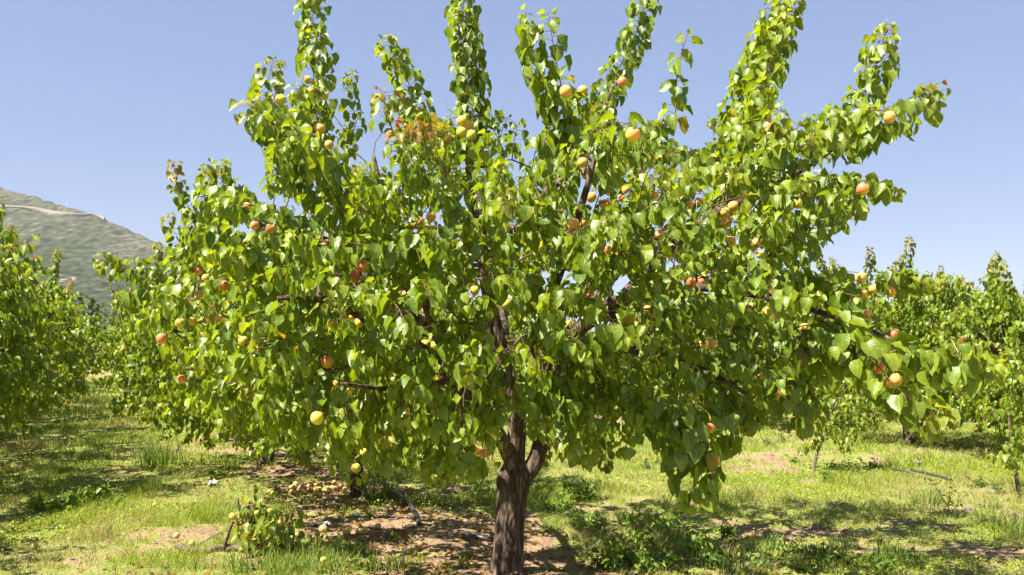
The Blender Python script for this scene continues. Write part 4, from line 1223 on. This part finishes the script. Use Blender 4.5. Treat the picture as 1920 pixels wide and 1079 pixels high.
scatter(tuft_proto(64, 'x', n=60, h=.20, arch=.8, spread=.2, col=(.20, .27, .06)), [(1905, 985), (1880, 995), (1860, 955), (1750, 945), (1720, 950), (1915, 1005)], 'pale grass tuft in the sunny grass around the thistle-like weed', 'pale grass tufts by the thistle-like weed', R2)
scatter(tuft_proto(65, 'x', n=50, h=.16, arch=.7, spread=.16, col=(.10, .18, .03)), [(1280, 1020), (1320, 1065), (1400, 1050), (1450, 1030), (1530, 1045), (1600, 1060), (1700, 1065), (1370, 1075), (1240, 1035), (1190, 1050), (1570, 1030), (1660, 1050)], 'dark green grass tuft in the shade of the large crown', 'shaded grass tufts', R2)

def flower(px, py, label):
    g = G(px, py)
    t = thing('wild_flower', label, 'flower', g, 0, 'lilac wild flowers')
    V, f = tube([(0, 0, -.01), (.004, 0, .05), (0, 0, .09)], [.002, .0018, .0015], 5)
    obj('stem', mesh_tri('stem', V, f, True, {'col': np.tile([.12, .2, .04, 1], (len(V), 1))}), M_WEED, t)
    for k in range(5):
        a = 1.256 * k; c, s = math.cos(a), math.sin(a)
        V = np.array([(0, 0, .09), (.018 * c - .01 * s, .018 * s + .01 * c, .096), (.032 * c, .032 * s, .09), (.018 * c + .01 * s, .018 * s - .01 * c, .096), (.016 * c, .016 * s, .088)])
        obj('petal', mesh_tri('petal', V, np.array([(0, 2, 1), (0, 3, 2), (0, 1, 4), (1, 2, 4), (2, 3, 4), (3, 0, 4)])), M_PETAL, t)
for px, py in ((1537, 968), (1568, 967), (1556, 972), (1724, 882)):
    flower(px, py, 'small lilac wild flower in the sunny grass')

# ------------------------------------------------------------------ things lying on the ground
def build_hose(pts, r, label):
    w = np.array([G(px, py) + np.array([0, 0, dz]) for px, py, dz in pts])
    w = resample(w, .05)
    c = w[0].copy()
    V, f = tube(w - c, np.full(len(w), r), 10)
    o = obj('irrigation_pipe', mesh_tri('irrigation_pipe', V, f), M_HOSE, None, Vector(c))
    tag(o, label, 'pipe')
build_hose([(1672, 889, .05), (1690, 893, .06), (1708, 897, .05), (1714, 899, .02)], .013, 'short piece of black irrigation pipe lying in the sunny weeds by a longer piece')
build_hose([(1709, 895, .075), (1730, 899, .07), (1755, 904, .065), (1782, 909, .05)], .014, 'longer straight black irrigation pipe lying in the sunny weeds')
build_hose([(716, 924, .03), (735, 933, .05), (755, 943, .04), (772, 958, .03), (786, 988, .02)], .017, 'dark pipe curving over the soil away from the slimmer tree')
build_hose([(866, 1012, .02), (888, 1014, .03), (922, 1018, .02)], .016, 'grey pipe end poking out beside the thick trunk')

def build_scrap(px, py, sx, sy, label, seed, h=.03):
    r = np.random.default_rng(seed); g = G(px, py)
    n = 7
    V = []
    for layer in (0, -.004):
        for i in range(n):
            for j in range(n):
                u, v = i / (n - 1) - .5, j / (n - 1) - .5
                V.append((u * sx * (1 + .2 * math.sin(7 * v + seed)), v * sy * (1 + .25 * math.cos(6 * u + seed)), .004 + h * (.5 + mnoise.noise(Vector((u * 4 + seed, v * 4, 1)))) + layer))
    f = []
    for i in range(n - 1):
        for j in range(n - 1):
            a = i * n + j
            f.append((a, a + n, a + n + 1, a + 1)); b = a + n * n; f.append((b, b + 1, b + n + 1, b + n))
    m = n * n
    for i in range(n - 1):
        for a, b in (((i * n), (i + 1) * n), ((i + 1) * n + n - 1, i * n + n - 1), (i + 1, i), ((n - 1) * n + i, (n - 1) * n + i + 1)):
            f.append((a, b, b + m, a + m))
    o = obj('paper_scrap', mesh_tri('paper_scrap', np.array(V), np.array(f)), M_PAPER, None, g)
    o.rotation_euler = (0, 0, r.uniform(-.4, .4))
    tag(o, label, 'litter')
build_scrap(398, 912, .07, .12, 'crumpled white scrap lying in the grass near the leaning dark trunk', 1, .06)
build_scrap(602, 986, .13, .10, 'flat white paper scrap on bare soil beside the fallen branch', 2, .03)
build_scrap(670, 969, .06, .08, 'tiny white scrap on bare soil between the fallen branch and the slimmer tree', 3, .03)
build_scrap(60, 944, .07, .06, 'small pale scrap in the shade across the grassy aisle', 4, .02)

def build_stone(px, py, s, label, seed):
    me = fruit_mesh('stone', seed, (9, 6))
    for v in me.vertices:
        v.co *= 1 + .35 * mnoise.noise(v.co * 1.7 + Vector((seed, 0, 0)))
    g = G(px, py)
    o = obj('stone', me, M_STONE, None, g + np.array([0, 0, s * .15])); o.scale = (s, s * .8, s * .55)
    tag(o, label, 'stone')
build_stone(1815, 957, .04, 'rounded grey stone in the grass right of the thistle-like weed', 3)
build_stone(1860, 925, .05, 'dark flat stone beside the foot of the straight-stemmed sapling', 4)
build_stone(1626, 992, .02, 'tiny pale pebble on the bare patch in the sunny grass', 5)

GROUND_APR = [(606,1002,24,.3,0),(650,1008,24,.25,0),(673,1006,20,.25,0),(684,1004,19,.3,0),(525,1018,19,.3,0),(542,1021,18,.35,0),(558,1012,17,.3,0),(331,1013,18,.15,1),(360,1027,18,.2,1),(788,1030,22,.4,2),(673,1040,22,.6,2),
 (607,1060,20,.45,2),(678,958,14,.3,3),(709,995,18,.5,2),(496,1033,18,.4,0),(690,1042,18,.4,2),(595,1010,16,.2,0),(478,1020,16,.3,0),(70,958,16,.3,4),(82,957,15,.35,4),(66,1032,18,.35,4),(145,975,14,.25,4),
 (290,953,13,.3,4),(230,925,11,.3,4),(335,915,10,.35,4)]
r3 = random.Random(4)
for k in range(46):
    GROUND_APR.append((r3.gauss(590, 42), r3.gauss(921, 6), r3.uniform(13, 16), r3.uniform(.15, .45), 5))
GL = ['fallen yellow apricot lying among the leaves around the fallen branch', 'pale green fallen apricot near the thick broken end of the fallen branch', 'fallen apricot in the shaded grass between the fallen branch and thick trunk',
      'lone fallen apricot on the bare soil mound in front of the slimmer tree', 'fallen yellow apricot in the grassy aisle', 'fallen apricot in the pile beside the slimmer tree']
GG = ['fallen apricots around the branch', 'fallen apricots at the broken end', 'fallen apricots by the trunk', None, 'fallen apricots in the aisle', 'pile of fallen apricots']
for px, py, dm, hue, g in GROUND_APR:
    p = G(px, py); d = .66 * dm / F * p[1]
    o = apricot(p + np.array([0, 0, d * .42 + .012]), d, hue, None, r3, 1.2)
    if hue < .55: o.data = FRUIT_FALLEN
    tag(o, GL[g], 'apricot', GG[g])

def build_fallen_branch():
    rng = np.random.default_rng(15)
    base = G(395, 1036)
    D = base[1]
    t = thing('fallen_branch', 'broken apricot branch lying on the ground with wilting leaves and fruit', 'branch', base)
    def pts(l): return resample([G(px, py) + np.array([0, dd, h]) for px, py, dd, h in l], .02) - base
    def lift(px, py, d): return P(px, py, d)
    acc = []
    stem = pts([(334, 1032, 0, .03), (350, 1037, 0, .02), (393, 1038, 0, .025), (425, 1034, 0, .03), (470, 1040, 0, .02)])
    V, f = tube(stem, np.linspace(.022, .014, len(stem)), 12, .12, 3, 40); obj('stem', mesh_tri('stem', V, f), M_GREYWOOD, t)
    def side(l, r0, r1):
        w = resample([lift(*p) for p in l], .02) - base
        V, f = tube(w, np.linspace(r0, r1, len(w)), 8, .08, r0 * 900, 50); obj('twig', mesh_tri('twig', V, f), M_GREYWOOD, t)
        return w + base
    up = side([(418, 1034, D + .02), (428, 1002, D), (437, 977, D), (446, 958, D), (462, 950, D), (480, 946, D), (508, 952, D)], .013, .004)
    side([(446, 958, D), (447, 946, D), (447, 934, D)], .008, .005)
    side([(356, 1034, D), (372, 1022, D), (390, 1011, D), (411, 1000, D)], .006, .003)
    b2 = side([(437, 977, D), (470, 985, D - .05), (510, 985, D - .1), (540, 975, D - .1)], .008, .003)
    b3 = side([(425, 1030, D), (470, 1024, D), (540, 1020, D), (620, 1022, D), (690, 1020, D)], .010, .003)
    b4 = side([(462, 950, D), (500, 966, D + .12), (535, 968, D + .14), (558, 985, D + .12)], .007, .003)
    lv = []
    for w, st in ((up, .5), (b2, .1), (b3, .1), (b4, .1)):
        for rep in range(3):
            sub = w[int(len(w) * st):]
            for k in range(6):
                i = rng.integers(0, len(sub) - 1)
                q = shoot_path(sub[i], rng.normal(0, .5, 3) + [0, -.2, -.1], .13, rng, .6)
                q[:, 2] = np.maximum(q[:, 2], .03)
                for l in shoot_leaves(q, rng, .072, .026, .1, 1.5):
                    c = np.array([.25, .33, .07]) * rng.uniform(.7, 1.3); 
                    if rng.random() < .25: c = np.array([.38, .37, .10])
                    if l[1][2] - l[4] * .6 < 0.0: l = l[:2] + (norm(np.array([rng.normal(), rng.normal(), -.15])),) + (np.array([0, -.2, 1.0]) + rng.normal(0, .3, 3),) + l[4:]
                    lv.append(l[:5] + (.62,) + (c,) + l[7:])
    lv = [l for l in lv if project(l[1])[0, 0] > 434 + 12 * rng.random()]
    L = pack(lv); L['base'] = L['base'] - base
    L['base'][:, 2] = np.maximum(L['base'][:, 2], .03)
    idx = rng.permutation(len(lv))
    n = min(280, len(lv))
    leaf_objects(L, idx[:n], M_LEAF, t)
    rest = np.zeros(len(lv), bool); rest[idx[n:]] = True
    L.pop('root')
    if rest.any(): leaf_stuff('foliage', L, 'near', M_LEAF, t, rest, petiole=False)
    for px, py, dm, hue in ((436, 968, 20, .3), (525, 982, 21, .5), (482, 962, 15, .3), (506, 958, 14, .25), (520, 996, 15, .3)):
        apricot(P(px, py, D - .07) - base, .64 * dm / F * D, hue, t, r3)
    print('fallen leaves', len(lv))
build_fallen_branch()

def build_litter():
    """dry fallen leaves and bits over the soil"""
    rng = np.random.default_rng(29)
    n = 16000
    y = 4.6 * (14 / 4.6) ** rng.random(n); x = rng.uniform(-1, 1, n) * (.62 * y)
    u = np.abs(row_u(x, y))
    k = rng.random(n) < np.exp(-(u / 1.3) ** 2) * .85 + .15
    x, y = x[k], y[k]; n = len(x)
    base = np.stack([x, y, gh(x, y) + rng.uniform(.004, .02, n)], 1)
    a = rng.uniform(0, 6.28, n)
    L = {'base': base, 'tip': np.stack([np.cos(a), np.sin(a), rng.normal(0, .2, n)], 1), 'nrm': np.stack([rng.normal(0, .35, n), rng.normal(0, .35, n), np.ones(n)], 1), 'size': rng.uniform(.018, .05, n), 'wid': rng.uniform(.4, .9, n),
         'col': np.array([.30, .20, .10]) * rng.uniform(.45, 1.35, (n, 1)) * np.array([1, 1, 1]) , 'proto': rng.integers(0, 10, n)}
    o = leaf_stuff('leaf_litter', L, 'far', M_WEED, None, petiole=False)
    tag(o, 'dry brown fallen leaves scattered over the soil under the trees', 'leaf litter')
build_litter()

# ------------------------------------------------------------------ air
def build_haze():
    V, f = box(-7500, 7500, -7500, 7500, -3, 660)
    m, nt, bs, out = new_mat('haze_air')
    nt.nodes.remove(bs)
    pv = nt.nodes.new('ShaderNodeVolumePrincipled')
    pv.inputs['Color'].default_value = (0.86, 0.92, 1.0, 1)
    pv.inputs['Density'].default_value = 0.00004
    nt.links.new(pv.outputs[0], out.inputs['Volume'])
    o = obj('haze', mesh_tri('haze', V, f, False), m, kind='stuff')
    tag(o, 'thin pale summer haze between the orchard and the hill', 'haze')
build_haze()
